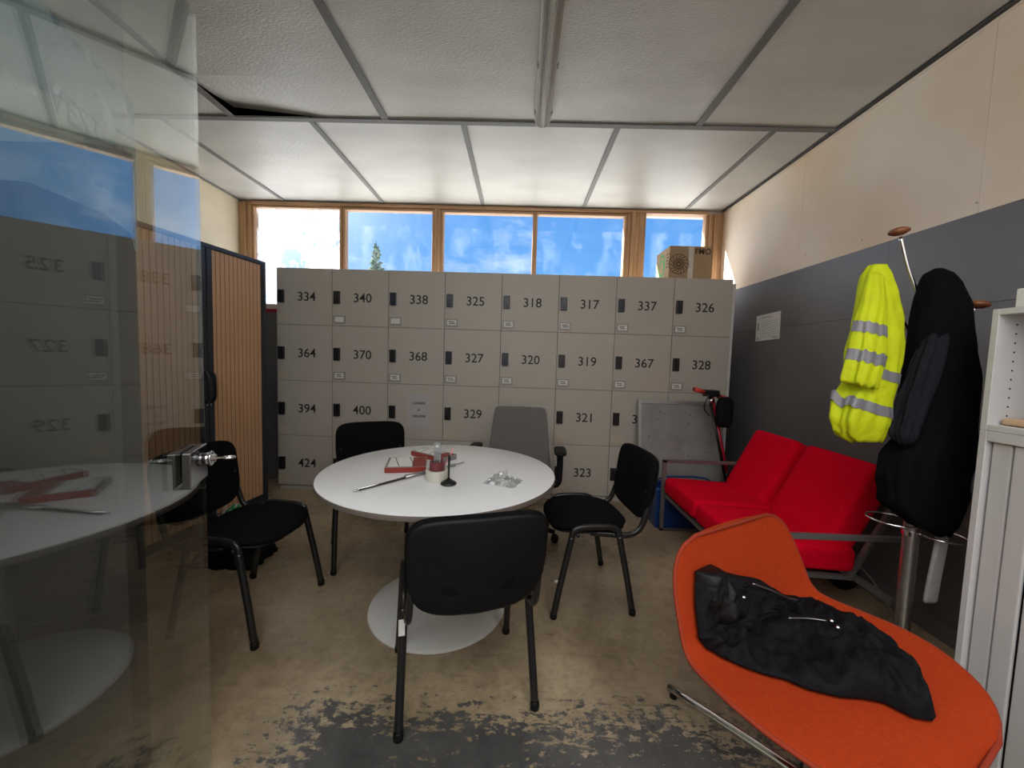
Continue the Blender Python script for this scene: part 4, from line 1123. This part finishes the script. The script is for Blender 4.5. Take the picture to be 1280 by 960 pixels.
def on_shell(pts, off): return [shell(u_, b_, off) for u_, b_ in pts]
obj('zip', tube(smooth_path(on_shell([(.20, .60), (-.05, .50), (-.30, .38), (-.42, .30)], .095), 6), .0035, 6), m_steel, jk, smooth=True)
obj('zip', tube(smooth_path(on_shell([(.02, -.05), (-.12, -.12), (-.22, -.22)], .115), 5), .0022, 6), m_steel, jk, smooth=True)
for u_, b_ in ((-.18, -.30), (-.24, -.24), (.50, .58)):
    obj('snap_button', lathe([(0, .003), (.004, .003), (.006, 0)], 12), m_chrome, jk, loc=shell(u_, b_, .118))

# ================================================================== RIGHT STORAGE CABINETS
RX = 1.56
rc = thing('roller_cabinet', 'light grey cabinet with wide vertical shutter slats at the right edge', 'cabinet', (RX, 1.34, 0))
# local: front faces -x; width along -y
b = bmesh.new()
box((0, -.022, 0), (.43, 0, 1.15), .002, 1, b); box((0, -1.0, 0), (.43, -.978, 1.15), .002, 1, b)
box((0, -.978, 1.115), (.43, -.022, 1.15), .002, 1, b); box((.005, -.978, 0), (.43, -.022, .06), .002, 1, b); box((.42, -.978, .06), (.43, -.022, 1.115), 0, 1, b)
obj('cabinet_body', b, m_cab_grey, rc)
sh = obj('roller_shutter', box((.030, -.978, .06), (.036, -.022, 1.115)), m_dark, rc)
slm = make_mesh(box((0, -.026, .062), (.012, .026, 1.113), .004, 2), 'slat'); slm.materials.append(m_cab_grey)
yy = -.030-.026
k = 0
while yy > -.96:
    obj('slat', slm, None, sh, loc=(.014 if k % 2 == 0 else .010, yy, 0)); yy -= .060; k += 1
sb = thing('open_shelf_unit', 'light grey open shelf unit standing on the grey roller cabinet', 'shelf', (RX, 1.34, 1.1505))
b = bmesh.new()
obj('side_panel', box((0, -.020, 0), (.43, 0, .40), .0015, 1), m_cab_grey, sb)
obj('side_panel', box((0, -1.0, 0), (.43, -.980, .40), .0015, 1), m_cab_grey, sb)
obj('top_panel', box((0, -.980, .380), (.43, -.020, .40), .0015, 1), m_cab_grey, sb)
obj('bottom_panel', box((0, -.980, 0), (.43, -.020, .020), .0015, 1), m_cab_grey, sb)
obj('back_panel', box((.42, -.980, .020), (.43, -.020, .380)), m_cab_in, sb)
b = bmesh.new()
for xx in (.06, .30):
    for k in range(11): tube([(xx, -.0208, .05+k*.03), (xx, -.0196, .05+k*.03)], .003, 8, bm=b)
obj('shelf_pin_holes', b, m_ink, sb)
wd = thing('wooden_tray', 'pale wooden board lying in the open shelf unit', 'board', (RX+.03, 1.24, 1.1725))
obj('board', box((0, -.30, 0), (.22, 0.07, .022), .009, 3), wood_mat('pale_beech', (.55, .36, .22), (.65, .45, .30), 'Y'), wd)
tag(obj('folded_cloth', pad(.18, .22, .05, 3.5, 32, lambda p: (p[0], p[1], p[2]+.026+.004*fbm(p[0]*20, p[1]*20))), m_maroon, None, smooth=True, loc=(RX+.15, 1.15, 1.1955)), 'dark maroon folded cloth on the wooden board in the shelf', 'cloth')
tag(obj('white_carton', box((0, -.30, 0), (.2, 0, .06), .003, 1), m_card, None, loc=(RX+.02, 1.30, 1.5515)), 'flat white carton on top of the open shelf unit', 'box')

# ================================================================== SCRAP ON THE FLOOR
tag(obj('paper_scrap', crumple(8, 6, .05, .03, .008, 4.4), m_card, None, loc=(.277, 2.29, .0005)), 'tiny white paper scrap on floor beside the table foot', 'paper')

# ================================================================== GLASS DOOR WITH LOCK
TH = 0.4058; nv = Vector((math.cos(TH), math.sin(TH), 0)); dv = Vector((math.sin(TH), -math.cos(TH), 0))   # dv runs from free edge to the camera side
E0 = Vector((-0.9105, 1.105, 0))
gd = sempty('door_1')
gd.location = E0; gd.rotation_euler = (0, 0, math.atan2(dv.y, dv.x))   # local x = along the glass from the free edge, local y = normal
# local y axis direction
ly = Vector((-math.sin(gd.rotation_euler.z), math.cos(gd.rotation_euler.z), 0)); sgn = 1 if ly.dot(nv) > 0 else -1
m_door_glass = glass_mat('door_glass', (0.88, 0.92, 0.91), boost=1.5)
obj('glass_leaf', box((0, -.005, .01), (.98, .005, 2.235), .0006, 1), m_door_glass, gd)
def gbox(x0, x1, y0, y1, z0, z1, bev=.002): 
    ya, yb = sorted((sgn*y0, sgn*y1)); return box((x0, ya, z0), (x1, yb, z1), bev, 2)
lk = obj('door_lock', gbox(.050, .175, .0055, .024, .985, 1.078, .003), m_lock_steel, gd)
obj('lock_plate', gbox(.050, .175, -.024, -.0055, .985, 1.078, .003), m_lock_steel, gd)
obj('key_cylinder', tube([(.075, sgn*.022, 1.040), (.075, sgn*.036, 1.040), (.075, sgn*.038, 1.040), (.075, sgn*.050, 1.040)], [.016, .016, .011, .011], 20), m_chrome, lk, smooth=True)
obj('cylinder_ring', tube([(.075+.018*math.cos(2*PI*k/24), sgn*.040, 1.040+.018*math.sin(2*PI*k/24)) for k in range(24)], .003, 6, closed=True), m_chrome, lk, smooth=True)
ky = thing('key', 'small metal key sitting in the glass door lock', 'key', E0+dv*.075+nv*.051+Vector((0, 0, 1.040)), gd.rotation_euler.z)
obj('key_blade', gbox(-.004, .004, 0, .02, -.0015, .0015, .0003), m_chrome, ky)
obj('key_bow', tube([(.010*math.cos(2*PI*k/20), sgn*(.030+.013*math.sin(2*PI*k/20)), 0) for k in range(20)], .0035, 6, closed=True), m_chrome, ky, smooth=True)
# translucent sheet taped to the far side of the glass
m_sheet = bpy.data.materials.new('translucent_sheet'); m_sheet.use_nodes = True; t = m_sheet.node_tree; t.nodes.clear()
o_ = N(t, 'ShaderNodeOutputMaterial'); a_ = N(t, 'ShaderNodeBsdfTransparent'); a_.inputs[0].default_value = (.86, .92, .95, 1)
b_ = N(t, 'ShaderNodeBsdfDiffuse'); b_.inputs[0].default_value = (.72, .84, .90, 1); c_ = N(t, 'ShaderNodeMixShader')
tcn = N(t, 'ShaderNodeTexCoord'); n1 = N(t, 'ShaderNodeTexNoise'); n1.inputs['Scale'].default_value = 7; t.links.new(tcn.outputs['Object'], n1.inputs['Vector'])
mr = N(t, 'ShaderNodeMapRange'); t.links.new(n1.outputs['Fac'], mr.inputs[0]); mr.inputs['To Min'].default_value = .16; mr.inputs['To Max'].default_value = .38
t.links.new(mr.outputs[0], c_.inputs[0]); t.links.new(a_.outputs[0], c_.inputs[1]); t.links.new(b_.outputs[0], c_.inputs[2]); t.links.new(c_.outputs[0], o_.inputs[0])
ps = thing('plastic_sheet', 'translucent bluish sheet with faint letters taped on the glass door', 'sheet', E0+Vector((0, 0, 0)), gd.rotation_euler.z)
def sx_of(p): return (p-E0).dot(dv)
outl = [(.325, 1.827), (.325, 1.56), (.345, 1.515), (.36, 1.565), (.46, 1.60), (.62, 1.64), (.80, 1.60), (.80, 1.95), (.62, 1.83+.02), (.615, 1.80)]
outl = [(.325, 1.827), (.325, 1.56), (.338, 1.535), (.350, 1.565), (.45, 1.575), (.62, 1.56), (.80, 1.50), (.80, 1.80), (.62, 1.82), (.46, 1.83)]
b = prism(outl, -.0006, .0006); bmesh.ops.rotate(b, verts=b.verts[:], matrix=Matrix.Rotation(PI/2, 3, 'X'))
bmesh.ops.translate(b, verts=b.verts[:], vec=(0, -sgn*.0065, 0))
obj('sheet', b, m_sheet, ps)
me = text_mesh('VEST', .062, .0002, .0008)
lt = obj('lettering', me, mat('faint_grey_print', (.16, .22, .26), .7), ps, loc=(.505, -sgn*.0075, 1.703), rot=(PI/2, 0, PI if sgn > 0 else 0))
b = bmesh.new()
for k in range(9): box((.34+k*.05, -sgn*.0075-.0003, 1.815), (.358+k*.05, -sgn*.0075+.0003, 1.822), 0, 1, b)
obj('perforation_marks', b, m_greyplastic, ps)
print('script done')
